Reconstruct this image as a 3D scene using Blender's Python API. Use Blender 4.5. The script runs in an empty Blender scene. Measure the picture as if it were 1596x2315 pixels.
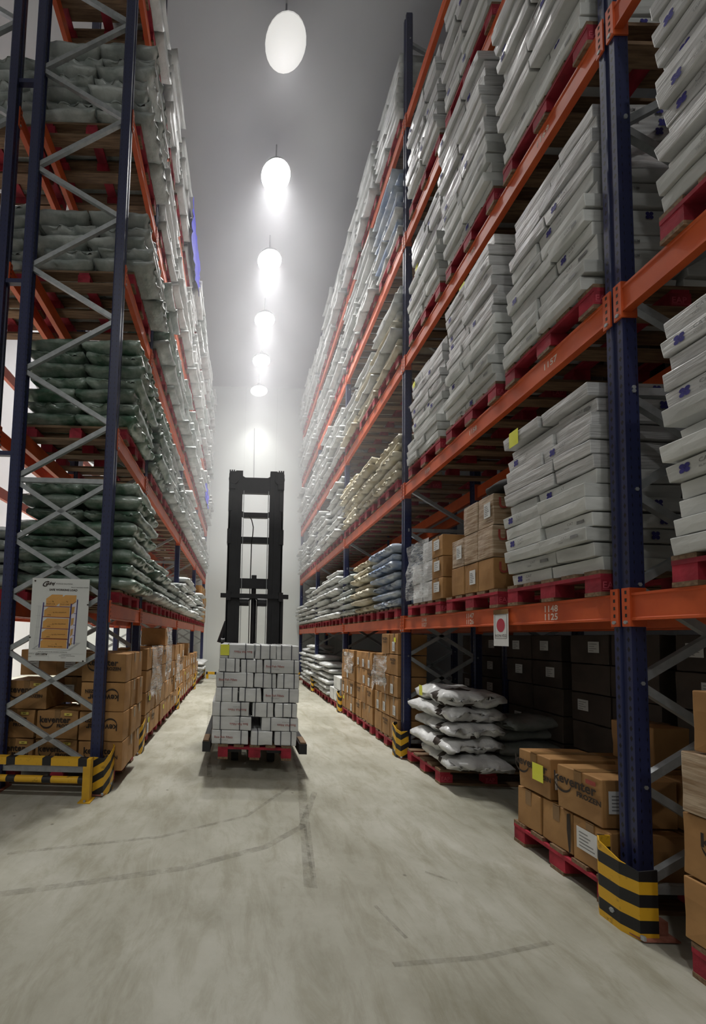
import bpy, math, random
from mathutils import Vector, Matrix, noise

# ------------------------------------------------------------------ camera
SC = bpy.context.scene
COL = SC.collection
W, H, F = 1596.0, 2315.0, 880.0
PPX, PPY, PITCH, ROLL, EYE = 542.05, 1388.04, 0.0570, 0.0279, 1.3875
fwd = Vector((0, math.cos(PITCH), math.sin(PITCH)))
rgt = Vector((1, 0, 0))
upv = rgt.cross(fwd)
cr, sr = math.cos(ROLL), math.sin(ROLL)
cam_r = cr * rgt + sr * upv
cam_u = -sr * rgt + cr * upv
cd = bpy.data.cameras.new('camera')
cam = bpy.data.objects.new('camera', cd)
COL.objects.link(cam)
cd.sensor_fit = 'HORIZONTAL'
cd.sensor_width = 36.0
cd.lens = F / W * 36.0
cd.shift_x = (W / 2 - PPX) / W
cd.shift_y = (PPY - H / 2) / W
cd.clip_start, cd.clip_end = 0.05, 100
cam.matrix_world = Matrix(((cam_r.x, cam_u.x, -fwd.x, 0), (cam_r.y, cam_u.y, -fwd.y, 0),
                           (cam_r.z, cam_u.z, -fwd.z, EYE), (0, 0, 0, 1)))
SC.camera = cam
SC.view_settings.view_transform = 'Standard'
SC.view_settings.look = 'None'
SC.view_settings.gamma = 1.0
SC.view_settings.use_curve_mapping = False
SC.view_settings.exposure = -0.2
cy = SC.cycles
cy.max_bounces, cy.diffuse_bounces, cy.glossy_bounces = 5, 2, 2
cy.transmission_bounces, cy.volume_bounces, cy.transparent_max_bounces = 3, 1, 8
cy.sample_clamp_indirect = 4.0
cy.use_denoising = True
cy.use_adaptive_sampling = True
cy.adaptive_threshold = 0.015

# ------------------------------------------------------------------ light
LAMP_W = 140.0
HAZE = 0.035
LAMPS = [(0.41, 4.88), (0.42, 6.42), (0.43, 7.98), (0.43, 9.56), (0.43, 11.04), (0.43, 12.45)]
SIDE_LAMPS = [(-4.6, 5.0), (-4.6, 8.5), (-4.6, 12.0)]
FILL_LAMPS = [(-2.2, -3.4), (1.0, -3.4)]  # unseen lamps added behind the camera to brighten faces turned towards it
LAMP_Z = 9.5
FILL_LEVEL = 0.62
SPREAD = 80
LAMP_LEVEL = [0.12, 0.95, 0.85, 0.7, 0.42, 0.18]
wd = bpy.data.worlds.new('dim_room')
SC.world = wd
wd.use_nodes = True
wd.node_tree.nodes['Background'].inputs[0].default_value = (0.55, 0.6, 0.7, 1)
wd.node_tree.nodes['Background'].inputs[1].default_value = 0.012

def in_view(p, margin=60):
    d = Vector(p) - Vector((0, 0, EYE))
    z = d.dot(fwd)
    if z < 0.2:
        return None
    x = PPX + F * d.dot(cam_r) / z
    y = PPY - F * d.dot(cam_u) / z
    if -margin < x < W + margin and -margin < y < H + margin:
        return F / z
    return None

# ------------------------------------------------------------------ materials
def nodes_of(name):
    m = bpy.data.materials.new(name)
    m.use_nodes = True
    nt = m.node_tree
    return m, nt, nt.nodes['Principled BSDF']

def N(nt, t, **kw):
    n = nt.nodes.new(t)
    for k, v in kw.items():
        setattr(n, k, v)
    return n

def ramp(nt, fac, stops):
    r = N(nt, 'ShaderNodeValToRGB')
    el = r.color_ramp.elements
    while len(el) < len(stops):
        el.new(0.5)
    for e, (p, c) in zip(el, stops):
        e.position = p
        e.color = (*c, 1) if len(c) == 3 else c
    nt.links.new(fac, r.inputs[0])
    return r.outputs[0]

def coords(nt, scale=(1, 1, 1), rnd=True):
    tc = N(nt, 'ShaderNodeTexCoord')
    mp = N(nt, 'ShaderNodeMapping')
    mp.inputs['Scale'].default_value = scale
    nt.links.new(tc.outputs['Object'], mp.inputs[0])
    if rnd:
        oi = N(nt, 'ShaderNodeObjectInfo')
        mul = N(nt, 'ShaderNodeMath', operation='MULTIPLY')
        mul.inputs[1].default_value = 37.0
        nt.links.new(oi.outputs['Random'], mul.inputs[0])
        cmb = N(nt, 'ShaderNodeCombineXYZ')
        for i in range(3):
            nt.links.new(mul.outputs[0], cmb.inputs[i])
        nt.links.new(cmb.outputs[0], mp.inputs['Location'])
    return mp.outputs[0]

def tex(nt, vec, scale, detail=4, rough=0.55, dist=0.0):
    t = N(nt, 'ShaderNodeTexNoise')
    t.inputs['Scale'].default_value = scale
    t.inputs['Detail'].default_value = detail
    t.inputs['Roughness'].default_value = rough
    t.inputs['Distortion'].default_value = dist
    nt.links.new(vec, t.inputs['Vector'])
    return t.outputs[0]

def bump(nt, bs, h, strength, dist=0.01):
    b = N(nt, 'ShaderNodeBump')
    b.inputs['Strength'].default_value = strength
    b.inputs['Distance'].default_value = dist
    nt.links.new(h, b.inputs['Height'])
    nt.links.new(b.outputs[0], bs.inputs['Normal'])

def varied(nt, color_out, amount):
    oi = N(nt, 'ShaderNodeObjectInfo')
    mr = N(nt, 'ShaderNodeMapRange')
    mr.inputs[3].default_value = 1 - amount
    mr.inputs[4].default_value = 1 + amount
    nt.links.new(oi.outputs['Random'], mr.inputs[0])
    hs = N(nt, 'ShaderNodeHueSaturation')
    nt.links.new(mr.outputs[0], hs.inputs['Value'])
    nt.links.new(color_out, hs.inputs['Color'])
    return hs.outputs[0]

def surf(name, c1, c2=None, scale=6.0, stretch=(1, 1, 1), rough=0.6, metal=0.0, vary=0.0, bmp=0.0, bscale=None, coat=0.0, detail=4, lo=0.35, hi=0.65, bstretch=None, bdist=0.01):
    m, nt, bs = nodes_of(name)
    v = coords(nt, stretch)
    bs.inputs['Roughness'].default_value = rough
    bs.inputs['Metallic'].default_value = metal
    if coat:
        bs.inputs['Coat Weight'].default_value = coat
        bs.inputs['Coat Roughness'].default_value = 0.18
    n = tex(nt, v, scale, detail)
    col = ramp(nt, n, [(lo, c1), (hi, c2 or c1)])
    if vary:
        col = varied(nt, col, vary)
    nt.links.new(col, bs.inputs['Base Color'])
    if bmp:
        vb = coords(nt, bstretch) if bstretch else v
        bump(nt, bs, tex(nt, vb, bscale or scale * 2, 4), bmp, bdist)
    return m

def floor_mat():
    m, nt, bs = nodes_of('worn_concrete')
    v = coords(nt, (1, 1, 1), False)
    a = tex(nt, v, 1.1, 9, 0.66, 0.2)
    c = ramp(nt, a, [(0.28, (0.27, 0.26, 0.20)), (0.50, (0.38, 0.37, 0.305)), (0.72, (0.50, 0.49, 0.43))])
    st = tex(nt, coords(nt, (3.0, 1.0, 1), False), 2.3, 8, 0.72, 0.5)
    s2 = ramp(nt, st, [(0.36, (0.70, 0.68, 0.60)), (0.54, (1, 1, 1))])
    mx = N(nt, 'ShaderNodeMix', data_type='RGBA', blend_type='MULTIPLY')
    mx.inputs[0].default_value = 0.7
    nt.links.new(c, mx.inputs[6]); nt.links.new(s2, mx.inputs[7])
    sp = N(nt, 'ShaderNodeTexVoronoi')
    sp.inputs['Scale'].default_value = 2.6
    nt.links.new(v, sp.inputs['Vector'])
    s3 = ramp(nt, sp.outputs['Distance'], [(0.02, (0.25, 0.24, 0.21)), (0.04, (1, 1, 1))])
    mx2 = N(nt, 'ShaderNodeMix', data_type='RGBA', blend_type='MULTIPLY')
    mx2.inputs[0].default_value = 0.6
    nt.links.new(mx.outputs[2], mx2.inputs[6]); nt.links.new(s3, mx2.inputs[7])
    nt.links.new(mx2.outputs[2], bs.inputs['Base Color'])
    nt.links.new(ramp(nt, a, [(0.3, (0.40,) * 3), (0.7, (0.60,) * 3)]), bs.inputs['Roughness'])
    bump(nt, bs, tex(nt, v, 45, 5), 0.10, 0.004)
    return m

def mark_mat():
    m, nt, bs = nodes_of('tyre_mark_stain')
    bs.inputs['Base Color'].default_value = (0.20, 0.185, 0.145, 1)
    bs.inputs['Roughness'].default_value = 0.55
    a = ramp(nt, tex(nt, coords(nt, (1, 1, 1), False), 9, 7, 0.75), [(0.38, (0.0,) * 3), (0.85, (0.6,) * 3)])
    nt.links.new(a, bs.inputs['Alpha'])
    return m

def panel_mat(name, c, period, axis):
    m, nt, bs = nodes_of(name)
    tc = N(nt, 'ShaderNodeTexCoord')
    sx = N(nt, 'ShaderNodeSeparateXYZ')
    nt.links.new(tc.outputs['Object'], sx.inputs[0])
    d = N(nt, 'ShaderNodeMath', operation='DIVIDE'); d.inputs[1].default_value = period
    nt.links.new(sx.outputs[axis], d.inputs[0])
    fr = N(nt, 'ShaderNodeMath', operation='FRACT'); nt.links.new(d.outputs[0], fr.inputs[0])
    col = ramp(nt, fr.outputs[0], [(0.0, tuple(x * 0.78 for x in c)), (0.012, c)])
    nt.links.new(col, bs.inputs['Base Color'])
    bs.inputs['Roughness'].default_value = 0.45
    return m

def navy_mat():
    m, nt, bs = nodes_of('navy_paint_with_slots')
    tc = N(nt, 'ShaderNodeTexCoord')
    sx = N(nt, 'ShaderNodeSeparateXYZ')
    nt.links.new(tc.outputs['Object'], sx.inputs[0])
    def math_(op, a, b=None):
        n = N(nt, 'ShaderNodeMath', operation=op)
        for i, q in enumerate((a, b)):
            if q is None:
                continue
            if isinstance(q, (int, float)):
                n.inputs[i].default_value = q
            else:
                nt.links.new(q, n.inputs[i])
        return n.outputs[0]
    zz = math_('SUBTRACT', math_('FRACT', math_('DIVIDE', sx.outputs[2], 0.05)), 0.5)
    zz = math_('ABSOLUTE', zz)
    yy = math_('ABSOLUTE', math_('SUBTRACT', math_('ABSOLUTE', sx.outputs[1]), 0.029))
    xx = math_('ABSOLUTE', math_('SUBTRACT', math_('ABSOLUTE', sx.outputs[0]), 0.02))
    onf = math_('MULTIPLY', math_('LESS_THAN', math_('ADD', math_('MULTIPLY', yy, 40.0), zz), 0.32), 1.0)
    ons = math_('MULTIPLY', math_('LESS_THAN', math_('ADD', math_('MULTIPLY', xx, 90.0), zz), 0.28), math_('GREATER_THAN', math_('ABSOLUTE', sx.outputs[1]), 0.042))
    hole = math_('MAXIMUM', math_('MULTIPLY', onf, math_('LESS_THAN', math_('ABSOLUTE', sx.outputs[1]), 0.0445)), ons)
    mix = N(nt, 'ShaderNodeMix', data_type='RGBA')
    mix.inputs[6].default_value = (0.022, 0.028, 0.085, 1)
    mix.inputs[7].default_value = (0.004, 0.004, 0.006, 1)
    nt.links.new(hole, mix.inputs[0])
    nt.links.new(mix.outputs[2], bs.inputs['Base Color'])
    bs.inputs['Roughness'].default_value = 0.38
    return m

def stripe_mat(name, kx, ky, kz, period, duty, off=0.0):
    m, nt, bs = nodes_of(name)
    tc = N(nt, 'ShaderNodeTexCoord')
    dt = N(nt, 'ShaderNodeVectorMath', operation='DOT_PRODUCT')
    dt.inputs[1].default_value = (kx / period, ky / period, kz / period)
    nt.links.new(tc.outputs['Object'], dt.inputs[0])
    ad = N(nt, 'ShaderNodeMath', operation='ADD'); ad.inputs[1].default_value = off
    nt.links.new(dt.outputs['Value'], ad.inputs[0])
    fr = N(nt, 'ShaderNodeMath', operation='FRACT'); nt.links.new(ad.outputs[0], fr.inputs[0])
    lt = N(nt, 'ShaderNodeMath', operation='LESS_THAN'); lt.inputs[1].default_value = duty
    nt.links.new(fr.outputs[0], lt.inputs[0])
    mix = N(nt, 'ShaderNodeMix', data_type='RGBA')
    mix.inputs[6].default_value = (0.012, 0.012, 0.014, 1)
    wear = ramp(nt, tex(nt, coords(nt, (1, 1, 1)), 14, 6, 0.7), [(0.30, (0.22, 0.12, 0.02)), (0.42, (0.72, 0.40, 0.02))])
    nt.links.new(wear, mix.inputs[7])
    nt.links.new(lt.outputs[0], mix.inputs[0])
    nt.links.new(mix.outputs[2], bs.inputs['Base Color'])
    bs.inputs['Roughness'].default_value = 0.5
    return m

def film_mat():
    m, nt, bs = nodes_of('clear_stretch_film')
    v = coords(nt, (1, 1, 1))
    bs.inputs['Base Color'].default_value = (0.9, 0.92, 0.92, 1)
    bs.inputs['Roughness'].default_value = 0.16
    a = ramp(nt, tex(nt, coords(nt, (2, 2, 9)), 5, 5, 0.6, 1.0), [(0.35, (0.12,) * 3), (0.72, (0.70,) * 3)])
    nt.links.new(a, bs.inputs['Alpha'])
    bump(nt, bs, tex(nt, v, 12, 3), 0.4, 0.02)
    return m

def emit_mat(name, c, s):
    m, nt, bs = nodes_of(name)
    bs.inputs['Base Color'].default_value = (0.8, 0.8, 0.8, 1)
    bs.inputs['Emission Color'].default_value = (*c, 1)
    bs.inputs['Emission Strength'].default_value = s
    return m

M = {}
M['floor'] = floor_mat()
M['mark'] = mark_mat()
M['wall'] = panel_mat('white_insulated_panel', (0.66, 0.69, 0.67), 1.1, 0)
M['wall_side'] = panel_mat('white_side_panel', (0.80, 0.80, 0.82), 1.1, 1)
M['wall_grey'] = panel_mat('grey_side_panel', (0.22, 0.23, 0.25), 1.1, 1)
M['ceiling'] = surf('grey_ceiling_panel', (0.40, 0.40, 0.42), (0.44, 0.44, 0.46), 0.6)
M['navy'] = navy_mat()
M['navy_plain'] = surf('navy_paint', (0.02, 0.025, 0.075), (0.028, 0.034, 0.09), 9, rough=0.4)
M['zinc'] = surf('galvanised_steel', (0.34, 0.36, 0.37), (0.44, 0.46, 0.47), 18, rough=0.42, metal=0.35)
M['orange'] = surf('orange_beam_paint', (0.56, 0.085, 0.022), (0.68, 0.12, 0.03), 5, rough=0.42, vary=0.05, bmp=0.05, bscale=80, bdist=0.002)
M['red'] = surf('red_pallet_paint', (0.22, 0.010, 0.022), (0.42, 0.022, 0.045), 9, (1, 1, 1), 0.72, vary=0.15, bmp=0.25, bscale=30)
M['pink'] = surf('pale_red_stencil', (0.62, 0.10, 0.14), (0.5, 0.07, 0.10), 30, rough=0.7)
M['wood'] = surf('pallet_wood', (0.13, 0.075, 0.04), (0.27, 0.17, 0.095), 5, (1, 14, 14), 0.75, vary=0.12, bmp=0.25, bscale=30)
M['carton'] = surf('pale_grey_carton', (0.50, 0.51, 0.49), (0.70, 0.71, 0.69), 3.0, (1, 1, 3), 0.55, vary=0.15, bmp=0.25, bscale=9, lo=0.3, hi=0.68)
M['strapped'] = surf('white_glossy_carton', (0.60, 0.61, 0.61), (0.76, 0.77, 0.77), 3.0, (1, 1, 3), 0.35, vary=0.06, bmp=0.2, bscale=9, coat=0.4)
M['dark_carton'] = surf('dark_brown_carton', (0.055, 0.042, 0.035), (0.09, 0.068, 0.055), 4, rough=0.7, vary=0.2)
M['rust'] = surf('rusty_base_plate', (0.22, 0.07, 0.04), (0.36, 0.14, 0.10), 20, rough=0.8)
M['carton_wrap'] = surf('pale_carton_under_film', (0.47, 0.47, 0.465), (0.74, 0.74, 0.74), 4.0, (1, 1.2, 14), 0.30, vary=0.15, bmp=0.45, bscale=8, coat=0.5, bstretch=(1, 1.5, 16), lo=0.3, hi=0.7)
M['kraft'] = surf('brown_cardboard', (0.31, 0.155, 0.052), (0.44, 0.235, 0.085), 3.5, (1, 1, 1), 0.62, vary=0.10, bmp=0.12, bscale=14)
M['kraft_tape'] = surf('brown_parcel_tape', (0.22, 0.12, 0.045), (0.27, 0.15, 0.06), 8, rough=0.3)
M['kraft_film'] = surf('brown_cardboard_under_film', (0.27, 0.165, 0.085), (0.52, 0.40, 0.28), 4, (1, 1.5, 14), 0.3, vary=0.06, bmp=0.4, bscale=8, coat=0.5, bstretch=(1, 1.5, 16))
M['green'] = surf('green_sack_in_clear_plastic', (0.06, 0.135, 0.085), (0.40, 0.46, 0.41), 5.5, (1, 1, 1.6), 0.34, vary=0.22, bmp=0.6, bscale=13, coat=0.85, detail=6, lo=0.38, hi=0.72, bdist=0.02)
M['white'] = surf('white_woven_sack', (0.44, 0.46, 0.44), (0.66, 0.67, 0.66), 5, (1, 1, 1.6), 0.40, vary=0.14, bmp=0.55, bscale=11, coat=0.25, lo=0.3, hi=0.6, bdist=0.02)
M['grey'] = surf('grey_plastic_sack', (0.30, 0.34, 0.32), (0.55, 0.58, 0.56), 5, (1, 1, 1.6), 0.34, vary=0.14, bmp=0.6, bscale=12, coat=0.5, lo=0.35, hi=0.65, bdist=0.02)
M['cream'] = surf('cream_sack', (0.48, 0.41, 0.25), (0.66, 0.62, 0.50), 4, (1, 1, 1.6), 0.45, vary=0.15, bmp=0.45, bscale=11, coat=0.2, lo=0.35, hi=0.6, bdist=0.02)
M['blue'] = surf('pale_blue_sack', (0.20, 0.28, 0.44), (0.50, 0.56, 0.63), 4, (1, 1, 1.6), 0.38, vary=0.15, bmp=0.45, bscale=11, coat=0.4, lo=0.4, hi=0.6, bdist=0.02)
M['shiny_white'] = surf('glossy_white_bag', (0.62, 0.62, 0.62), (0.78, 0.78, 0.77), 4, rough=0.28, vary=0.06, bmp=0.7, bscale=7, coat=0.5, bdist=0.03)
M['black'] = surf('black_machine_paint', (0.010, 0.010, 0.013), (0.016, 0.016, 0.02), 8, rough=0.45)
M['rubber'] = surf('black_rubber', (0.012, 0.012, 0.012), (0.02, 0.02, 0.02), 20, rough=0.8)
M['ink'] = surf('dark_print', (0.022, 0.014, 0.010), (0.035, 0.022, 0.015), 20, rough=0.7)
M['blue_ink'] = surf('blue_print', (0.035, 0.030, 0.20), (0.05, 0.045, 0.26), 20, rough=0.6)
M['red_ink'] = surf('red_print', (0.30, 0.05, 0.04), (0.38, 0.07, 0.05), 20, rough=0.6)
M['grey_ink'] = surf('faded_grey_print', (0.20, 0.20, 0.20), (0.28, 0.28, 0.28), 20, rough=0.6)
M['paint_white'] = surf('pale_stencil_paint', (0.78, 0.66, 0.58), (0.85, 0.74, 0.66), 40, rough=0.7)
M['label'] = surf('white_paper_label', (0.66, 0.66, 0.65), (0.74, 0.74, 0.73), 6, rough=0.6)
M['note'] = surf('yellow_paper_note', (0.80, 0.80, 0.06), (0.86, 0.86, 0.12), 6, rough=0.6)
M['yellow_label'] = surf('yellow_label', (0.70, 0.56, 0.10), (0.76, 0.62, 0.14), 6, rough=0.6)
M['strap'] = surf('dark_strap', (0.012, 0.014, 0.03), (0.02, 0.022, 0.04), 20, rough=0.35)
M['hazard_flat'] = stripe_mat('yellow_black_bands', 0, 0, 1, 0.118, 0.5, 0.22)
M['hazard_slant'] = stripe_mat('yellow_black_slanted_bands', -0.6, -0.6, 1, 0.13, 0.54, 0.1)
M['hazard_bar'] = stripe_mat('yellow_black_bar', 1, 0, 0, 0.295, 0.755, 0.0)
M['yellow'] = surf('yellow_steel_paint', (0.60, 0.33, 0.02), (0.72, 0.41, 0.02), 12, rough=0.5)
M['film'] = film_mat()
M['sheet_blue'] = surf('bright_blue_sheet', (0.05, 0.05, 0.62), (0.08, 0.08, 0.75), 6, rough=0.5)
M['sign_white'] = surf('white_sign_plate', (0.64, 0.65, 0.63), (0.68, 0.69, 0.67), 4, rough=0.35)
M['sign_orange'] = surf('orange_sign_print', (0.62, 0.31, 0.08), (0.66, 0.34, 0.09), 6, rough=0.5)
M['sign_orange2'] = surf('brown_sign_print', (0.50, 0.29, 0.09), (0.54, 0.31, 0.10), 6, rough=0.5)
M['sign_navy'] = surf('navy_sign_print', (0.03, 0.02, 0.14), (0.04, 0.03, 0.18), 6, rough=0.5)
M['sign_maroon'] = surf('maroon_sign_print', (0.24, 0.05, 0.03), (0.3, 0.07, 0.05), 6, rough=0.5)
M['sign_grey'] = surf('grey_sign_print', (0.42, 0.43, 0.43), (0.46, 0.47, 0.47), 6, rough=0.5)
M['sign_lilac'] = surf('lilac_sign_print', (0.66, 0.62, 0.72), (0.68, 0.64, 0.74), 6, rough=0.5)
M['dot_red'] = surf('red_dot_print', (0.45, 0.04, 0.07), (0.5, 0.05, 0.08), 6, rough=0.5)
M['lamp_glow'] = emit_mat('lit_lamp_lens', (1.0, 0.99, 0.97), 45.0)
M['lamp_dim'] = emit_mat('dim_lamp_lens', (1.0, 0.99, 0.95), 0.55)
M['lamp_body'] = surf('grey_lamp_housing', (0.25, 0.25, 0.26), (0.3, 0.3, 0.31), 8, rough=0.4, metal=0.4)

# ------------------------------------------------------------------ mesh tools
class MB:
    def __init__(s):
        s.v, s.f, s.m, s.mats = [], [], [], []
    def mi(s, mat):
        if mat not in s.mats:
            s.mats.append(mat)
        return s.mats.index(mat)
    def face(s, pts, mat):
        b = len(s.v)
        s.v.extend(tuple(p) for p in pts)
        s.f.append(tuple(range(b, b + len(pts)))); s.m.append(s.mi(mat))
        return s
    def raw(s, verts, faces, mat, mtx=None):
        b = len(s.v)
        s.v.extend(tuple(mtx @ Vector(p)) if mtx is not None else tuple(p) for p in verts)
        k = s.mi(mat)
        for f in faces:
            s.f.append(tuple(i + b for i in f)); s.m.append(k)
        return s
    def box(s, lo, hi, mat, mtx=None):
        x0, y0, z0 = lo; x1, y1, z1 = hi
        vs = [(x0, y0, z0), (x1, y0, z0), (x1, y1, z0), (x0, y1, z0), (x0, y0, z1), (x1, y0, z1), (x1, y1, z1), (x0, y1, z1)]
        fs = [(3, 2, 1, 0), (4, 5, 6, 7), (0, 1, 5, 4), (1, 2, 6, 5), (2, 3, 7, 6), (3, 0, 4, 7)]
        return s.raw(vs, fs, mat, mtx)
    def prism(s, prof, d0, d1, mat, place):
        """closed 2D outline prof swept from d0 to d1; place(a, b, d) -> xyz"""
        n = len(prof)
        vs = [place(a, b, d0) for a, b in prof] + [place(a, b, d1) for a, b in prof]
        fs = [(i, (i + 1) % n, n + (i + 1) % n, n + i) for i in range(n)]
        fs += [tuple(reversed(range(n))), tuple(range(n, 2 * n))]
        return s.raw(vs, fs, mat)
    def tube(s, p0, p1, r, mat, n=10, r1=None):
        p0, p1 = Vector(p0), Vector(p1)
        q = (p1 - p0).normalized().to_track_quat('Z', 'Y')
        r1 = r if r1 is None else r1
        vs = []
        for p, rr in ((p0, r), (p1, r1)):
            for i in range(n):
                a = 2 * math.pi * i / n
                vs.append(p + q @ Vector((rr * math.cos(a), rr * math.sin(a), 0)))
        fs = [(i, (i + 1) % n, n + (i + 1) % n, n + i) for i in range(n)]
        fs += [tuple(reversed(range(n))), tuple(range(n, 2 * n))]
        return s.raw(vs, fs, mat)
    def bar(s, p0, p1, w, t, mat):
        """flat bar from p0 to p1, w wide across, t thick along Y"""
        p0, p1 = Vector(p0), Vector(p1)
        d = (p1 - p0).normalized()
        y = Vector((0, 1, 0))
        u = d.cross(y).normalized() * w / 2
        y = y * t / 2
        vs = [p + a * u + b * y for p in (p0, p1) for a, b in ((-1, -1), (1, -1), (1, 1), (-1, 1))]
        fs = [(0, 1, 5, 4), (1, 2, 6, 5), (2, 3, 7, 6), (3, 0, 4, 7), (3, 2, 1, 0), (4, 5, 6, 7)]
        return s.raw(vs, fs, mat)
    def mesh(s, name, smooth=False):
        me = bpy.data.meshes.new(name)
        me.from_pydata(s.v, [], s.f)
        for k in s.mats:
            me.materials.append(M[k])
        me.polygons.foreach_set('material_index', s.m)
        if smooth:
            me.polygons.foreach_set('use_smooth', [True] * len(s.f))
        me.validate()
        me.update()
        return me

def link(name, me, parent=None, loc=(0, 0, 0), mtx=None):
    o = bpy.data.objects.new(name, me)
    COL.objects.link(o)
    o.parent = parent
    if mtx is not None:
        o.matrix_local = mtx
    else:
        o.location = loc
    return o

def empty(name, loc=(0, 0, 0)):
    o = link(name, None, None, loc)
    o.empty_display_size = 0.1
    return o

def tag(o, label, cat, group=None, kind='thing'):
    o['label'], o['category'], o['kind'] = label, cat, kind
    if group:
        o['group'] = group
    return o

def struct(name, mb):
    o = link(name, mb.mesh(name))
    o['kind'] = 'structure'
    return o

def dup(root, mtx=None):
    r = root.copy()
    COL.objects.link(r)
    if mtx is not None:
        r.matrix_world = mtx
    for ch in root.children:
        c = ch.copy(); COL.objects.link(c); c.parent = r
        for g in ch.children:
            d = g.copy(); COL.objects.link(d); d.parent = c
    return r

def frame3(origin, right, up):
    """local x = right, y = up, z = out of the surface"""
    right, up = Vector(right), Vector(up)
    n = right.cross(up)
    o = Vector(origin)
    return Matrix(((right.x, up.x, n.x, o.x), (right.y, up.y, n.y, o.y), (right.z, up.z, n.z, o.z), (0, 0, 0, 1)))

FACE_R = ((0, -1, 0), (0, 0, 1))   # a face that looks to -x (goods of the right rack seen from the aisle)
FACE_L = ((0, 1, 0), (0, 0, 1))    # a face that looks to +x
FACE_C = ((1, 0, 0), (0, 0, 1))    # a face that looks to -y, to the camera

_TXT = {}
def text_data(s, size=1.0, bold=0.0, shear=0.0, align='LEFT', space=1.0):
    key = (s, size, bold, shear, align, space)
    if key not in _TXT:
        c = bpy.data.curves.new('lettering', 'FONT')
        c.body, c.size, c.offset, c.shear, c.space_character = s, size, bold, shear, space
        c.align_x, c.resolution_u = align, 2
        o = bpy.data.objects.new('lettering', c)
        COL.objects.link(o)
        dg = bpy.context.evaluated_depsgraph_get()
        me = bpy.data.meshes.new_from_object(o.evaluated_get(dg))
        _TXT[key] = ([tuple(v.co) for v in me.vertices], [tuple(p.vertices) for p in me.polygons])
        bpy.data.objects.remove(o); bpy.data.curves.remove(c); bpy.data.meshes.remove(me)
    return _TXT[key]

def put_text(mb, s, x, y, size, mat, z=0.0, **kw):
    v, f = text_data(s, size, **kw)
    return mb.raw([(a + x, b + y, c + z) for a, b, c in v], f, mat)

def rect(mb, x0, y0, x1, y1, mat, z=0.0):
    return mb.face([(x0, y0, z), (x1, y0, z), (x1, y1, z), (x0, y1, z)], mat)

def soft_box(h, n, r, bulge=0.0, nz=0.0, seed=0, taper=0.0):
    """rounded box standing on z = 0, half sizes h, n inner divisions, edges of radius r, faces swollen by bulge, crumpled by nz"""
    ax = []
    for k in range(3):
        a = h[k] - r
        ax.append([-h[k]] + [-a + 2 * a * i / (n[k] + 1) for i in range(n[k] + 2)] + [h[k]])
    idx, vs, fs = {}, [], []
    L = [len(a) - 1 for a in ax]
    def vid(i, j, k):
        key = (i, j, k)
        if key not in idx:
            p = Vector((ax[0][i], ax[1][j], ax[2][k]))
            q = Vector([max(-(h[t] - r), min(h[t] - r, p[t])) for t in range(3)])
            d = p - q
            if d.length > 0:
                p = q + d.normalized() * r
            u = [p[t] / h[t] for t in range(3)]
            for t in range(3):
                if abs(u[t]) > 0.97:
                    a, b = (t + 1) % 3, (t + 2) % 3
                    p[t] += math.copysign(bulge * (1 - u[a] ** 2) * (1 - u[b] ** 2), u[t])
            if taper:
                s = 1 + taper * u[2]
                p.x *= s; p.y *= s
            if nz:
                p += nz * noise.noise_vector(p * 7 + Vector((seed * 9.1, seed * 3.7, 0)))
            idx[key] = len(vs)
            vs.append((p.x, p.y, p.z + h[2]))
        return idx[key]
    for t in range(3):
        a, b = (t + 1) % 3, (t + 2) % 3
        for side in (0, L[t]):
            for i in range(L[a]):
                for j in range(L[b]):
                    ids = []
                    for di, dj in ((0, 0), (1, 0), (1, 1), (0, 1)):
                        c = [0, 0, 0]
                        c[t], c[a], c[b] = side, i + di, j + dj
                        ids.append(vid(*c))
                    fs.append(tuple(ids) if side else tuple(reversed(ids)))
    return vs, fs

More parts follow.
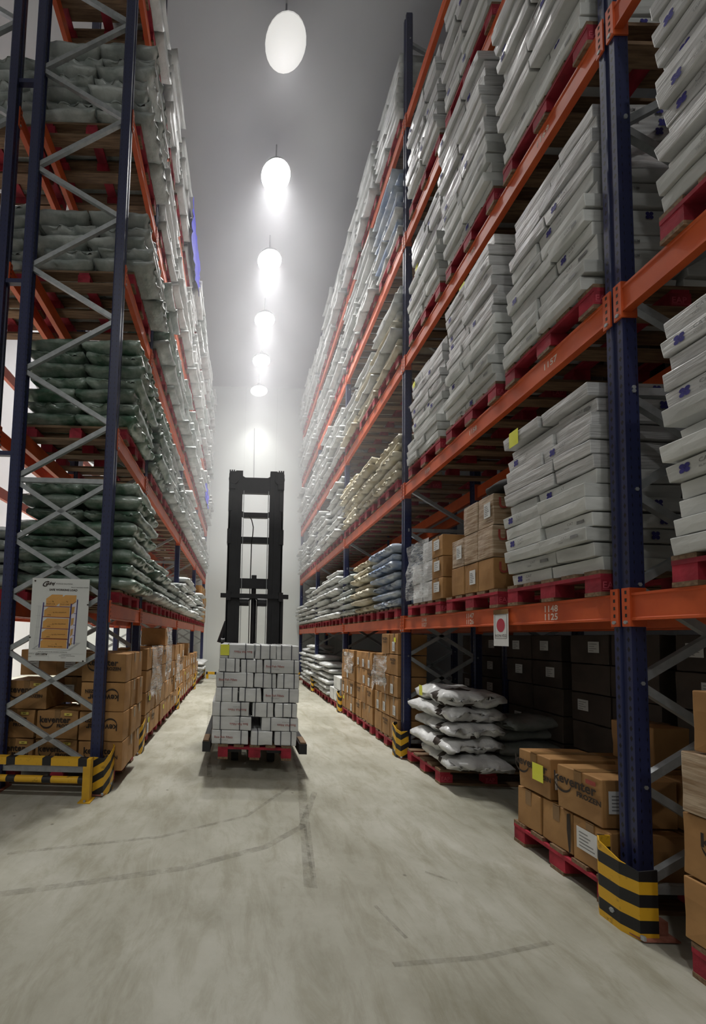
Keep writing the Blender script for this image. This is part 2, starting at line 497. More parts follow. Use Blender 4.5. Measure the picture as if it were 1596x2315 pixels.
def sack(a, b, c, n, seed, crumple=0.012, droop=0.0):
    """a plump filled sack lying on z = 0: half length a, half width b, half thickness c, short gathered seams at both ends"""
    fine = n[0] > 9
    us = [-1 + 2 * i / n[0] for i in range(n[0] + 1)]
    if fine:
        us = [-1.05] + us + [1.05]
    vv = [-1 + 2 * i / n[1] for i in range(n[1] + 1)]
    ws = [-1, -0.45, 0.45, 1] if n[0] > 9 else [-1, 0, 1]
    idx, vs, fs = {}, [], []
    L = (len(us) - 1, len(vv) - 1, len(ws) - 1)
    sd = Vector((seed * 5.3, seed * 2.9, seed * 7.7))
    def vid(i, j, k):
        key = (i, j, k)
        if key not in idx:
            u, v, w = us[i], vv[j], ws[k]
            ear = abs(u) > 1
            uu = min(1.0, abs(u))
            t = max(0.0, (1 - uu ** 5) * (1 - abs(v) ** 5)) ** 0.45
            th = c * (0.50 + 0.50 * t) if not ear else c * 0.10
            x = a * u * (0.95 + 0.03 * abs(v) ** 3)
            y = b * v * (0.90 + 0.05 * uu ** 5)
            if ear:
                y *= 0.72
                x += 0.02 * math.sin(7 * v + seed)
            r = math.sqrt(max(0.0, 1 - w * w))
            if uu >= 0.999 and not ear:
                x += math.copysign(0.06 * a * r, u)
            if abs(v) > 0.999:
                y += math.copysign(0.13 * b * r * (1 - 0.4 * uu ** 3), v)
            p = Vector((x, y, w * th))
            nv = noise.noise_vector(Vector((x * 6, y * 8, w * 0.9)) + sd) + (0.55 if fine else 0.2) * noise.noise_vector(Vector((x * 16, y * 19, w * 1.5)) + sd)
            p += Vector((nv.x * crumple * 0.9, nv.y * crumple * 0.9, nv.z * crumple * (0.75 if not ear else 1.6)))
            p.z -= droop * max(0.0, u - 0.35) ** 2
            idx[key] = len(vs)
            vs.append((p.x, p.y, p.z + c))
        return idx[key]
    for t in range(3):
        p, q = (t + 1) % 3, (t + 2) % 3
        for side in (0, L[t]):
            for i in range(L[p]):
                for j in range(L[q]):
                    ids = []
                    for di, dj in ((0, 0), (1, 0), (1, 1), (0, 1)):
                        k = [0, 0, 0]
                        k[t], k[p], k[q] = side, i + di, j + dj
                        ids.append(vid(*k))
                    fs.append(tuple(ids) if side else tuple(reversed(ids)))
    return vs, fs

ORD = ['zero', 'one', 'two', 'three', 'four', 'five', 'six', 'seven', 'eight', 'nine', 'ten', 'eleven', 'twelve', 'thirteen', 'fourteen', 'fifteen', 'sixteen']

# ------------------------------------------------------------------ room
RX, LX = 2.0, -1.18            # aisle faces of the two racks
PY = [2.03 + 2.736 * k for k in range(-1, 5)]            # upright frames of the right rack
LY = [3.49, 4.635, 7.371, 10.107, 12.843]                # upright frames of the left rack
R_TOP = lambda l: 0.0 if l == 0 else 1.664 + (l - 1) * 1.6515
L_TOP = lambda l: 0.0 if l == 0 else 1.652 + (l - 1) * 1.597
BACK = 13.15
FRAME_H = 9.75
DEPTH = 0.94
X0, X1, Y0, CEIL = -6.6, 6.2, -5.0, 10.1
FLOOR = struct('floor', MB().box((X0, Y0, -0.1), (X1, BACK, 0), 'floor'))
def floor_mark(pts, w):
    mb = MB()
    ps = [Vector((*p, 0.0012)) for p in pts]
    left, right = [], []
    for i, p in enumerate(ps):
        d = (ps[min(i + 1, len(ps) - 1)] - ps[max(i - 1, 0)]).normalized()
        n = Vector((-d.y, d.x, 0)) * w / 2
        left.append(p + n); right.append(p - n)
    for i in range(len(ps) - 1):
        mb.face([right[i], right[i + 1], left[i + 1], left[i]], 'mark')
    link('tyre_mark', mb.mesh('tyre_mark'), FLOOR)
for pts, w in (([(0.67, 4.06), (0.525, 2.95), (0.437, 2.25)], 0.075), ([(0.545, 3.05), (0.515, 2.88), (0.46, 2.30)], 0.02),
               ([(-1.6, 2.02), (-1.217, 2.126), (-0.80, 2.243), (-0.28, 2.404), (0.213, 2.659), (0.5, 2.95), (0.72, 3.6)], 0.05),
               ([(-1.4, 2.5), (-0.5, 2.75), (0.1, 3.1), (0.5, 3.7)], 0.03), ([(0.75, 2.12), (0.82, 1.9)], 0.02), ([(1.16, 2.43), (1.30, 2.33)], 0.02),
               ([(0.80, 6.8), (0.72, 5.2), (0.67, 4.1)], 0.06), ([(-0.55, 8.0), (-0.4, 5.5), (-0.25, 3.9)], 0.05), ([(1.5, 1.9), (1.1, 1.8), (0.7, 1.75)], 0.025)):
    floor_mark(pts, w)

struct('ceiling', MB().box((X0, Y0, CEIL), (X1, BACK, CEIL + 0.1), 'ceiling'))
struct('wall_back', MB().box((X0, BACK, -0.1), (X1, BACK + 0.1, CEIL + 0.1), 'wall'))
struct('wall_left', MB().box((X0 - 0.1, Y0, -0.1), (X0, BACK, CEIL + 0.1), 'wall_side'))
struct('wall_right', MB().box((X1, Y0, -0.1), (X1 + 0.1, BACK, CEIL + 0.1), 'wall_grey'))
struct('wall_front', MB().box((X0, Y0 - 0.1, -0.1), (X1, Y0, CEIL + 0.1), 'wall'))

# ------------------------------------------------------------------ lamps
def lamp_parts():
    body = MB().tube((0, 0, 0.02), (0, 0, 0.10), 0.26, 'lamp_body', 24, 0.22).tube((0, 0, 0.10), (0, 0, 0.24), 0.10, 'lamp_body', 16, 0.07)
    lens = MB().tube((0, 0, 0.0), (0, 0, 0.02), 0.25, 'lamp_glow', 24)
    rod = MB().tube((0, 0, 0.24), (0, 0, CEIL - LAMP_Z), 0.012, 'lamp_body', 8)
    dim = MB().tube((0, 0, 0.0), (0, 0, 0.02), 0.28, 'lamp_dim', 24)
    return body.mesh('housing'), lens.mesh('lens'), rod.mesh('hanging_rod'), dim.mesh('lens')
LP = lamp_parts()
def lamp(x, y, label, power, grp, spread=SPREAD):
    e = empty('high_bay_lamp', (x, y, LAMP_Z))
    tag(e, label, 'lamp', grp)
    link('housing', LP[0], e); link('lens', LP[1] if power > 50 else LP[3], e); link('hanging_rod', LP[2], e)
    ld = bpy.data.lights.new('lamp_light', 'AREA')
    ld.shape, ld.size, ld.energy, ld.color = 'DISK', 0.42, power, (1.0, 0.985, 0.955)
    ld.spread = math.radians(spread)
    lo = bpy.data.objects.new('lamp_light', ld)
    COL.objects.link(lo)
    lo.parent = e
    lo.location = (0, 0, -0.01)
LN = ['nearest', 'second nearest', 'third', 'fourth', 'fifth', 'farthest']
for i, (x, y) in enumerate(LAMPS):
    lamp(x, y, '%s round glowing ceiling lamp in the row above the aisle' % LN[i], LAMP_W * LAMP_LEVEL[i], 'round lamps above the aisle')
for i, (x, y) in enumerate(SIDE_LAMPS):
    lamp(x, y, '%s ceiling lamp above the next aisle behind the left rack' % ['near', 'middle', 'far'][i], LAMP_W * 1.6, 'lamps above the next aisle', 52)

for i, (x, y) in enumerate(FILL_LAMPS):
    lamp(x, y, '%s unseen fill lamp added behind the camera' % ['nearer', 'farther'][i], LAMP_W * FILL_LEVEL, 'fill lamps added behind the camera', 125)

# ------------------------------------------------------------------ rack steel
def upright_profile():
    # plan outline of a rack upright: a channel with a grooved face towards -x
    return [(-0.045, -0.045), (-0.045, -0.016), (-0.033, -0.011), (-0.033, 0.011), (-0.045, 0.016), (-0.045, 0.045),
            (0.03, 0.045), (0.045, 0.032), (0.045, 0.02), (0.036, 0.02), (0.036, -0.02), (0.045, -0.02), (0.045, -0.032), (0.03, -0.045)]
POST = MB().prism(upright_profile(), 0.006, FRAME_H, 'navy', lambda a, b, d: (a, b, d)).mesh('post')
FOOT = MB().box((-0.075, -0.085, 0), (0.075, 0.085, 0.008), 'rust').box((-0.05, -0.085, 0.008), (0.05, -0.05, 0.075), 'rust')\
    .tube((-0.03, -0.068, 0.008), (-0.03, -0.068, 0.03), 0.012, 'zinc', 6).mesh('base_plate')
def brace_mesh(p0, p1):
    mb = MB().bar(p0, p1, 0.042, 0.03, 'zinc')
    for p in (p0, p1):
        mb.tube((p[0], -0.026, p[2]), (p[0], -0.049, p[2]), 0.011, 'zinc', 6)
    return mb.mesh('diagonal_brace' if abs(p0[2] - p1[2]) > 0.01 else 'horizontal_brace')
BR = []
xa, xb = 0.05, DEPTH - 0.05
for z in (0.18, 2.76):
    BR.append(brace_mesh((xa, 0, z), (xb, 0, z)))
zs = [0.20, 0.69, 1.205, 1.71, 2.21, 2.74]
for a, b in zip(zs, zs[1:]):
    BR.append(brace_mesh((xa, 0, a), (xb, 0, b))); BR.append(brace_mesh((xb, 0, a), (xa, 0, b)))
z, s = 2.79, 0
while z < FRAME_H - 0.55:
    p, q = (xb, xa) if s % 2 == 0 else (xa, xb)
    BR.append(brace_mesh((p, 0, z), (q, 0, z + 0.5))); z += 0.507; s += 1

def frame(x, y, sgn, label, grp):
    """upright frame: aisle post at x, depth away from the aisle in direction sgn"""
    e = empty('upright_frame', (x, y, 0))
    if sgn < 0:
        e.rotation_euler = (0, 0, math.pi)
    tag(e, label, 'rack frame', grp)
    link('post', POST, e, (0.045, 0, 0))
    p = link('post', POST, e); p.matrix_local = Matrix.Translation((DEPTH - 0.045, 0, 0)) @ Matrix.Rotation(math.pi, 4, 'Z')
    link('base_plate', FOOT, e, (0.045, 0, 0)); link('base_plate', FOOT, e, (DEPTH - 0.045, 0, 0))
    for b in BR:
        link(b.name.split('.')[0], b, e)
    return e

_BEAM = {}
def beam_meshes(length):
    k = round(length, 3)
    if k not in _BEAM:
        t = 0.14
        prof = [(0.0, 0.0), (0.0, 0.012), (0.006, 0.016), (0.006, t - 0.016), (0.0, t - 0.012), (0.0, t), (0.05, t), (0.05, 0.0)]
        body = MB().prism(prof, 0.046, length - 0.046, 'orange', lambda a, b, d: (a - 0.004, d, b - t)).mesh('beam_body')
        con = []
        for y0, y1, sgn in ((0.010, 0.052, 1), (length - 0.052, length - 0.010, -1)):
            mb = MB().box((-0.011, y0, -0.172), (-0.0005, y1, 0.028), 'orange')
            ys = 0.046 if sgn > 0 else length - 0.052
            mb.box((-0.0005, ys, -0.172), (0.075, ys + 0.006, 0.028), 'orange')
            for i in range(4):
                zc = 0.005 - i * 0.04
                mb.box((-0.0118, (y0 + y1) / 2 - 0.005, zc - 0.009), (-0.0109, (y0 + y1) / 2 + 0.005, zc + 0.009), 'ink')
            mb.tube((-0.018, (y0 + y1) / 2, -0.150), (-0.010, (y0 + y1) / 2, -0.150), 0.010, 'zinc', 6)
            con.append(mb.mesh('end_connector'))
        _BEAM[k] = (body, con)
    return _BEAM[k]
def beam(x, y0, y1, ztop, sgn, label, grp):
    e = empty('rack_beam', (x, y0, ztop))
    body, con = beam_meshes(y1 - y0)
    tag(e, label, 'rack beam', grp)
    b = link('beam_body', body, e)
    c = [link('end_connector', m, e) for m in con]
    if sgn < 0:
        for o in [b] + c:
            o.matrix_local = Matrix.Translation((0, y1 - y0, 0)) @ Matrix.Rotation(math.pi, 4, 'Z')
    return e, b

BAYN = ['nearest', 'second', 'third', 'fourth', 'fifth']
FRN = ['nearest', 'second', 'third', 'fourth', 'fifth', 'sixth']
R_BEAMS = {}
for k, y in enumerate(PY):
    if k == 0:
        continue
    frame(RX, y, 1, '%s blue upright frame with galvanised braces in the right rack' % FRN[k - 1], 'upright frames of the right rack')
for l in range(1, 6):
    for k in range(5):
        y0, y1 = PY[k], PY[k + 1]
        if not (in_view((RX, y1 - 0.1, R_TOP(l)), 150) or in_view((RX, y1 - 1.0, R_TOP(l)), 150)):
            continue
        R_BEAMS[(l, k)] = beam(RX, y0, y1, R_TOP(l), 1, 'orange aisle-side beam of right rack, shelf %s, %s bay' % (ORD[l], BAYN[k]), 'beams of the right rack')
        beam(RX + DEPTH, y0, y1, R_TOP(l), -1, 'orange rear beam of right rack, shelf %s, %s bay' % (ORD[l], BAYN[k]), 'beams of the right rack')
for k, y in enumerate(LY):
    frame(LX, y, -1, '%s blue upright frame with galvanised braces in the left rack' % FRN[k], 'upright frames of the left rack')
for l in range(1, 6):
    for k in range(4):
        y0, y1 = LY[k], LY[k + 1]
        beam(LX, y0, y1, L_TOP(l), -1, 'orange aisle-side beam of left rack, shelf %s, %s bay' % (ORD[l], BAYN[k]), 'beams of the left rack')
        beam(LX - DEPTH, y0, y1, L_TOP(l), 1, 'orange rear beam of left rack, shelf %s, %s bay' % (ORD[l], BAYN[k]), 'beams of the left rack')
# the racks that stand back to back with these two
LX2 = LX - DEPTH - 0.16
RX2 = RX + DEPTH + 0.30
for k, y in enumerate(LY):
    if k == 1:
        continue
    frame(LX2, y, -1, '%s blue upright frame behind the left rack, facing the next aisle' % FRN[k], 'upright frames behind the left rack')
for l in range(1, 5):
    for k, (y0, y1) in enumerate(((LY[0], LY[0] + 2.736), (LY[2] - 1.145, LY[2] + 1.591), (LY[3], LY[4]))):
        pass
for l in range(1, 5):
    y0s = (LY[0], LY[2], LY[3], LY[4])
    for k in range(3):
        beam(LX2, y0s[k], y0s[k + 1], L_TOP(l), -1, 'orange inner beam of rack behind left rack, shelf %s, %s bay' % (ORD[l], BAYN[k]), 'beams behind the left rack')
        beam(LX2 - DEPTH, y0s[k], y0s[k + 1], L_TOP(l), 1, 'orange outer beam of rack behind left rack, shelf %s, %s bay' % (ORD[l], BAYN[k]), 'beams behind the left rack')
for k in (1, 2, 3):
    frame(RX2, PY[k], 1, '%s dark upright frame of the rack behind the right rack' % FRN[k - 1], 'upright frames behind the right rack')
for l in (1, 2, 3):
    for k in (1, 2):
        beam(RX2, PY[k], PY[k + 1], R_TOP(l), 1, 'dark orange beam behind right rack, shelf %s, %s bay' % (ORD[l], BAYN[k]), 'beams behind the right rack')
SPACER = MB().box((LX2, -0.02, -0.02), (LX - DEPTH, 0.02, 0.02), 'navy_plain').mesh('row_spacer')
for i, z in enumerate((0.9, 3.0, 4.66, 6.7)):
    tag(link('row_spacer', SPACER, None, (0, LY[0], z)), 'short blue steel spacer joining the two left racks, number %s from the floor' % ORD[i + 1], 'spacer', 'spacers between the left racks')

# beam numbers
def stencil(l, k, y, lines):
    e, b = R_BEAMS[(l, k)]
    mb = MB()
    for i, s in enumerate(lines):
        put_text(mb, s, 0, -0.052 * i, 0.058, 'paint_white', align='CENTER', bold=0.0011)
    o = link('stencilled_number', mb.mesh('stencilled_number'), b)
    o.matrix_local = frame3((0.0012, y - PY[k], -0.064 if len(lines) > 1 else -0.088), *FACE_R)
for y, s in ((2.50, ('1148', '1125')), (3.38, ('1147', '1126')), (4.22, ('1146', '1127'))):
    stencil(1, 1, y, s)
for y, s in ((2.47, '1157'), (3.32, '1158'), (4.15, '1159')):
    stencil(2, 1, y, (s,))
stencil(3, 1, 3.33, ('1170',))
stencil(3, 1, 2.5, ('1169',))

# ------------------------------------------------------------------ guards
def guard(x, y, sgn, mat, label):
    e = empty('post_guard', (x, y, 0))
    tag(e, label, 'post guard', 'striped guards at the feet of the uprights')
    pl = [(0.0, 0.105, 0.385), (-0.065, 0.105, 0.39), (-0.092, 0.07, 0.375), (-0.092, -0.04, 0.335), (-0.06, -0.105, 0.315), (0.03, -0.105, 0.325)]
    t = 0.006
    mb = MB()
    for (xa, ya, za), (xb, yb, zb) in zip(pl, pl[1:]):
        d = Vector((xb - xa, yb - ya, 0)).normalized()
        n = Vector((-d.y, d.x, 0)) * t
        a0, b0 = Vector((xa, ya, 0)), Vector((xb, yb, 0))
        vs = [a0, b0, b0 + n, a0 + n]
        vs = [tuple(q) for q in vs] + [(a0.x, a0.y, za), (b0.x, b0.y, zb), (b0.x + n.x, b0.y + n.y, zb), (a0.x + n.x, a0.y + n.y, za)]
        mb.raw([(sgn * p[0], p[1], p[2]) for p in vs], [(0, 1, 5, 4), (1, 2, 6, 5), (2, 3, 7, 6), (3, 0, 4, 7), (4, 5, 6, 7), (3, 2, 1, 0)], mat)
    link('shield', mb.mesh('shield'), e)
    fl = MB().prism([(sgn * -0.06, -0.125), (sgn * -0.09, -0.03), (sgn * 0.0, -0.09), (sgn * 0.11, -0.09), (sgn * 0.11, -0.125)][::sgn], 0.0085, 0.014, 'rust', lambda a, b, d: (a, b, d))
    fl.tube((sgn * -0.06, -0.118, 0.014), (sgn * -0.06, -0.118, 0.03), 0.011, 'zinc', 6)
    link('floor_flange', fl.mesh('floor_flange'), e)
    for zb in (0.07,):
        bo = MB().tube((sgn * -0.098, 0.0, zb), (sgn * -0.09, 0.0, zb), 0.012, 'zinc', 6)
        link('bolt', bo.mesh('bolt'), e)
for k in range(1, 6):
    guard(RX, PY[k], 1, 'hazard_flat' if k == 1 else 'hazard_slant', '%s yellow and black post guard along the right rack, at its upright foot' % FRN[k - 1])
for k in range(5):
    if k == 1 or k >= 0:
        guard(LX, LY[k], -1, 'hazard_slant', '%s yellow and black post guard along the left rack, at its upright foot' % FRN[k])

def barrier():
    e = empty('guard_rail', (-1.22, 3.29, 0))
    tag(e, 'low yellow and black guard rail across the end of the left rack', 'guard rail')
    link('top_bar', MB().box((-1.70, -0.03, 0.285), (0.03, 0.03, 0.345), 'hazard_bar').mesh('top_bar'), e)
    link('lower_bar', MB().tube((-1.70, 0, 0.165), (-0.02, 0, 0.165), 0.028, 'hazard_bar', 14).mesh('lower_bar'), e)
    for x in (0.0, -1.70):
        link('leg', MB().box((x - 0.03, -0.03, 0.008), (x + 0.03, 0.03, 0.285), 'yellow').mesh('leg'), e)
        link('foot_plate', MB().box((x - 0.05, -0.06, 0), (x + 0.05, 0.06, 0.008), 'yellow').tube((x, -0.045, 0.008), (x, -0.045, 0.022), 0.01, 'zinc', 6).mesh('foot_plate'), e)
barrier()
def kerb():
    e = empty('guard_rail', (-0.68, 12.6, 0))
    tag(e, 'small yellow and black hoop rail on the floor at the far wall', 'guard rail')
    link('top_bar', MB().box((-0.35, -0.04, 0.14), (0.35, 0.04, 0.22), 'hazard_bar').mesh('top_bar'), e)
    for x in (-0.31, 0.31):
        link('leg', MB().box((x - 0.04, -0.04, 0), (x + 0.04, 0.04, 0.14), 'yellow').mesh('leg'), e)
kerb()

# ------------------------------------------------------------------ pallets
def pallet_parts(w, d):
    """w along Y (towards the aisle neighbours), d along X"""
    deck = MB()
    for i in range(5):
        y = -w / 2 + 0.05 + i * (w - 0.1) / 4
        deck.box((0, y - 0.05, 0.122), (d, y + 0.05, 0.144), 'wood')
    for x in (0.0, d / 2 - 0.05, d - 0.10):
        deck.box((x, -w / 2, 0.100), (x + 0.10, w / 2, 0.122), 'red')
    blocks = []
    for ix, x in enumerate((0.003, d / 2 - 0.06, d - 0.123)):
        for iy, (y, bw) in enumerate(((-w / 2 + 0.05, 0.10), (0, 0.12), (w / 2 - 0.05, 0.10))):
            blocks.append((MB().box((x, y - bw / 2, 0.022), (x + 0.12, y + bw / 2, 0.100), 'red').mesh('block'), x, y - bw / 2))
    runners = [MB().box((0, y - 0.05, 0), (d, y + 0.05, 0.022), 'wood').mesh('runner') for y in (-w / 2 + 0.05, 0, w / 2 - 0.05)]
    return deck.mesh('deck'), blocks, runners
PP = pallet_parts(0.74, 1.0)
EAP = put_text(MB(), 'EAP', 0.006, 0.012, 0.052, 'pink', bold=0.0006).face([(0.006, 0.003, 0), (0.112, 0.003, 0), (0.112, 0.007, 0), (0.006, 0.007, 0)], 'pink').mesh('stencil')
PFAR = MB()
for i in range(5):
    y = -0.32 + i * 0.16
    PFAR.box((0, y - 0.05, 0.122), (1.0, y + 0.05, 0.144), 'wood')
for x in (0.0, 0.45, 0.90):
    PFAR.box((x, -0.37, 0.100), (x + 0.10, 0.37, 0.122), 'red')
for y in (-0.32, 0, 0.32):
    PFAR.box((0, y - 0.05, 0), (1.0, y + 0.05, 0.022), 'wood')
    for x in (0.003, 0.44, 0.877):
        PFAR.box((x, y - 0.05, 0.022), (x + 0.12, y + 0.05, 0.1), 'red')
PFAR = PFAR.mesh('pallet')
PALLET0 = None
def pallet(x, y, z, sgn, label, near, grp='red wooden pallets'):
    global PALLET0
    mtx = Matrix.Translation((x, y, z)) @ (Matrix.Rotation(math.pi, 4, 'Z') if sgn < 0 else Matrix.Identity(4))
    if near:
        if PALLET0 is None:
            e = empty('pallet')
            link('deck', PP[0], e)
            for m, bx, by in PP[1]:
                b = link('block', m, e)
                if by < -0.3 and bx < 0.9:
                    t = link('stencil', EAP, b)
                    t.matrix_local = frame3((bx, by - 0.0008, 0.03), *FACE_C)
            for m in PP[2]:
                link('runner', m, e)
            PALLET0 = e
            e.matrix_world = mtx
        else:
            e = dup(PALLET0, mtx)
    else:
        e = link('pallet', PFAR, None, mtx=mtx)
    tag(e, label, 'pallet', grp)
    return e

# ------------------------------------------------------------------ goods: shapes
random.seed(7)
rnd = random.Random(11)
def clover(mb, cx, cy, r, mat, z):
    for k in range(4):
        a = math.pi / 4 + k * math.pi / 2
        px, py = cx + 0.62 * r * math.cos(a), cy + 0.62 * r * math.sin(a)
        mb.face([(px + 0.46 * r * math.cos(t * math.pi / 5), py + 0.46 * r * math.sin(t * math.pi / 5), z) for t in range(10)], mat)
    mb.face([(cx - 0.2 * r, cy - 0.2 * r, z), (cx + 0.2 * r, cy - 0.2 * r, z), (cx + 0.2 * r, cy + 0.2 * r, z), (cx - 0.2 * r, cy + 0.2 * r, z)], mat)
CH = 0.0765
def carton_mesh(wy, dx, seed, mat, logo, side_logo):
    v, f = soft_box((dx / 2, wy / 2, CH / 2), (3, 4, 1), 0.004, 0.004, 0.0075, seed, 0.016)
    mb = MB().raw([(x + dx / 2, y, z) for x, y, z in v], f, mat)
    def printed(mtx, w):
        d = MB()
        if logo == 1:
            clover(d, -w * 0.28, 0.040, 0.024, 'blue_ink', 0)
            put_text(d, 'CAT', -w * 0.12, 0.040, 0.026, 'grey_ink')
            put_text(d, 'RUMP', -w * 0.12, 0.018, 0.014, 'grey_ink')
        elif logo == 2:
            put_text(d, 'CAT', w * 0.02, 0.040, 0.022, 'grey_ink')
            put_text(d, 'TRIM', -w * 0.04, 0.018, 0.016, 'grey_ink')
            rect(d, w * 0.22, 0.03, w * 0.36, 0.05, 'grey_ink')
        else:
            clover(d, w * 0.24, 0.040, 0.026, 'blue_ink', 0)
            put_text(d, 'TRIM', -w * 0.10, 0.032, 0.022, 'grey_ink', bold=0.0006)
        for i, me in enumerate(d.mats):
            fs = [q for q, k in zip(d.f, d.m) if k == i]
            mb.raw(d.v, fs, me, mtx)
    if logo in (1, 2):
        printed(frame3((-0.0075, 0, 0), *FACE_R), wy)
    if side_logo:
        logo = 3
        printed(frame3((dx * 0.45, -wy / 2 - 0.0075, 0), *FACE_C), dx)
    return mb.mesh('white_carton')
CARTONS = {}
for w in (0.4, 0.5, 0.3):
    for wr in (0, 1):
        CARTONS[(w, wr)] = [carton_mesh(w * 0.86 - 0.005, 0.56, 3 * i + int(w * 10), 'carton_wrap' if wr else 'carton', (0, 1, 0, 2, 0)[i], i in (2, 3)) for i in range(5)]

def sack_meshes(mat, a, b, c, n, count, crumple, name, base=0, droop=0.0):
    return [MB().raw(*sack(a, b, c, n, base + i, crumple, droop), mat).mesh(name, True) for i in range(count)]
SACKS = {}
for mat, c in (('green', 0.068), ('white', 0.062), ('grey', 0.062), ('cream', 0.062), ('blue', 0.062)):
    nm = {'green': 'green_sack', 'white': 'white_sack', 'grey': 'grey_sack', 'cream': 'cream_sack', 'blue': 'blue_sack'}[mat]
    SACKS[mat] = dict(
        near=sack_meshes(mat, 0.285, 0.205, c, (16, 10), 4, 0.016, nm, 1),
        nearlong=sack_meshes(mat, 0.205 * 1.9, 0.265, c, (18, 12), 3, 0.016, nm, 20),
        far=sack_meshes(mat, 0.285, 0.205, c, (7, 6), 4, 0.011, nm, 40),
        farlong=sack_meshes(mat, 0.205 * 1.9, 0.265, c, (8, 6), 3, 0.011, nm, 60))

def brown_mesh(w, d, h, seed, mat='kraft', tape=True):
    """carton: w along Y, d along X from x = 0, h high; taped along the middle of the top and down both ends"""
    v, f = soft_box((d / 2, w / 2, h / 2), (3, 3, 2), 0.005, 0.004, 0.006, seed)
    mb = MB().raw([(x + d / 2, y, z) for x, y, z in v], f, mat)
    if tape:
        mb.box((-0.0045, -0.025, h * 0.62), (0.0, 0.025, h * 0.99), 'kraft_tape')
        mb.box((-0.004, -0.025, h + 0.001), (d + 0.004, 0.025, h + 0.0052), 'kraft_tape')
    return mb.mesh('brown_carton')
_BROWN = {}
def brown_data(w, d, h, mat='kraft', tape=True):
    k = (round(w, 2), round(d, 2), round(h, 2), mat, tape)
    if k not in _BROWN:
        _BROWN[k] = [brown_mesh(w, d, h, s + 1, mat, tape) for s in range(3)]
    return rnd.choice(_BROWN[k])

def kev_mesh():
    mb = MB()
    put_text(mb, 'keventer', -0.150, 0.0, 0.078, 'ink', bold=0.0022)
    put_text(mb, 'FROZEN', 0.008, -0.042, 0.040, 'ink', bold=0.0016)
    n, pts, pin = 14, [], []
    for i in range(n + 1):
        a = math.pi * (1.02 + 0.96 * i / n)
        wgt = 0.012 * (1 - abs(2 * i / n - 1) ** 2) + 0.002
        pts.append((-0.085 + 0.062 * math.cos(a), 0.006 + 0.062 * math.sin(a)))
        pin.append((-0.085 + (0.062 - wgt) * math.cos(a), 0.006 + (0.062 - wgt) * math.sin(a)))
    for i in range(n):
        mb.face([(*pts[i], 0), (*pts[i + 1], 0), (*pin[i + 1], 0), (*pin[i], 0)], 'ink')
    return mb.mesh('brand_print')
KEV = kev_mesh()
def label_mesh(w, h, mat='label', rows=4, head=True):
    mb = MB().box((-w / 2, -h / 2, 0), (w / 2, h / 2, 0.0012), mat)
    r = random.Random(int(w * 1000))
    for i in range(rows):
        y = h * (0.28 - 0.62 * i / max(1, rows - 1))
        rect(mb, -w * 0.40, y - h * 0.028, -w * 0.40 + w * r.uniform(0.3, 0.75), y + h * 0.028, 'grey_ink', 0.0016)
    return mb.mesh('shipping_label')
LAB = label_mesh(0.11, 0.10)
LAB2 = label_mesh(0.08, 0.12, rows=6)
LABW = label_mesh(0.16, 0.12, rows=5)
YLAB = put_text(label_mesh and MB().box((-0.035, -0.012, 0), (0.035, 0.012, 0.001), 'yellow_label'), 'B47', 0, -0.007, 0.018, 'ink', 0.0014, align='CENTER', bold=0.0004).mesh('batch_label')
NOTE = MB().box((-0.045, -0.055, 0), (0.045, 0.055, 0.001), 'note').mesh('yellow_note')
SMALL_NOTE = MB().box((-0.03, -0.03, 0), (0.03, 0.03, 0.001), 'note').mesh('yellow_note')
REDLAB = MB().box((-0.03, -0.012, 0), (0.03, 0.012, 0.001), 'red_ink').mesh('red_label')
DARKPRINT = put_text(put_text(MB(), 'FROZEN', 0, 0.02, 0.045, 'ink', align='CENTER', bold=0.002), 'FOODS', 0, -0.02, 0.035, 'ink', align='CENTER', bold=0.001).mesh('brand_print')
UTTU = put_text(put_text(MB(), 'UTTU', 0, 0.0, 0.12, 'red_ink', align='CENTER', bold=0.003), 'D', 0.06, -0.10, 0.10, 'red_ink', bold=0.003).mesh('brand_print')

def decal(parent, me, name, origin, axes, label=None):
    o = link(name, me, parent)
    o.matrix_local = frame3(origin, *axes)
    if label:
        o['label'] = label
    return o

# ------------------------------------------------------------------ goods: placing
BY_LABEL = {}
ITEMS = []       # every sack and white carton of the stacks: kind, mesh, matrix, label, group, category
SLOTN = ['near', 'middle', 'far']
def place_of(side, l, bay, slot):
    nm = {'R': 'right rack', 'L': 'left rack', 'B': 'hidden left rack'}[side]
    sh = 'floor level' if l == 0 else 'shelf %s' % ORD[l]
    if side != 'R' and bay == 0:
        return '%s, %s, nearest bay' % (nm, sh)
    return '%s, %s, %s bay, %s pallet' % (nm, sh, BAYN[bay], SLOTN[slot])
def spot(side, l, bay, slot):
    """aisle-side middle of a pallet place: x, y, z, direction away from the aisle"""
    if side == 'R':
        return RX - 0.03, (1.395 if bay == 0 else PY[bay] + (0.455 + 0.85 * slot if bay == 1 else 0.465 + 0.902 * slot)), R_TOP(l), 1
    if side == 'L':
        return LX + 0.03, (LY[0] + LY[1]) / 2 if bay == 0 else LY[bay] + 0.465 + 0.902 * slot, L_TOP(l), -1
    return LX2 + 0.03, LY[0] + 0.6, L_TOP(l), -1
PAL_SIDE = {'R': [], 'L': []}
def base(side, l, bay, slot, what, near=None):
    x, y, z, s = spot(side, l, bay, slot)
    if near is None:
        sc = in_view((x, y, z), 200)
        near = bool(sc) and sc > 150
    pallet(x, y, z, s, 'red pallet under %s, %s' % (what, place_of(side, l, bay, slot)), near)
    return x, y, z + 0.144, s

def item(kind, me, mtx, label, group, cat):
    ITEMS.append((kind, me, mtx, label, group, cat))

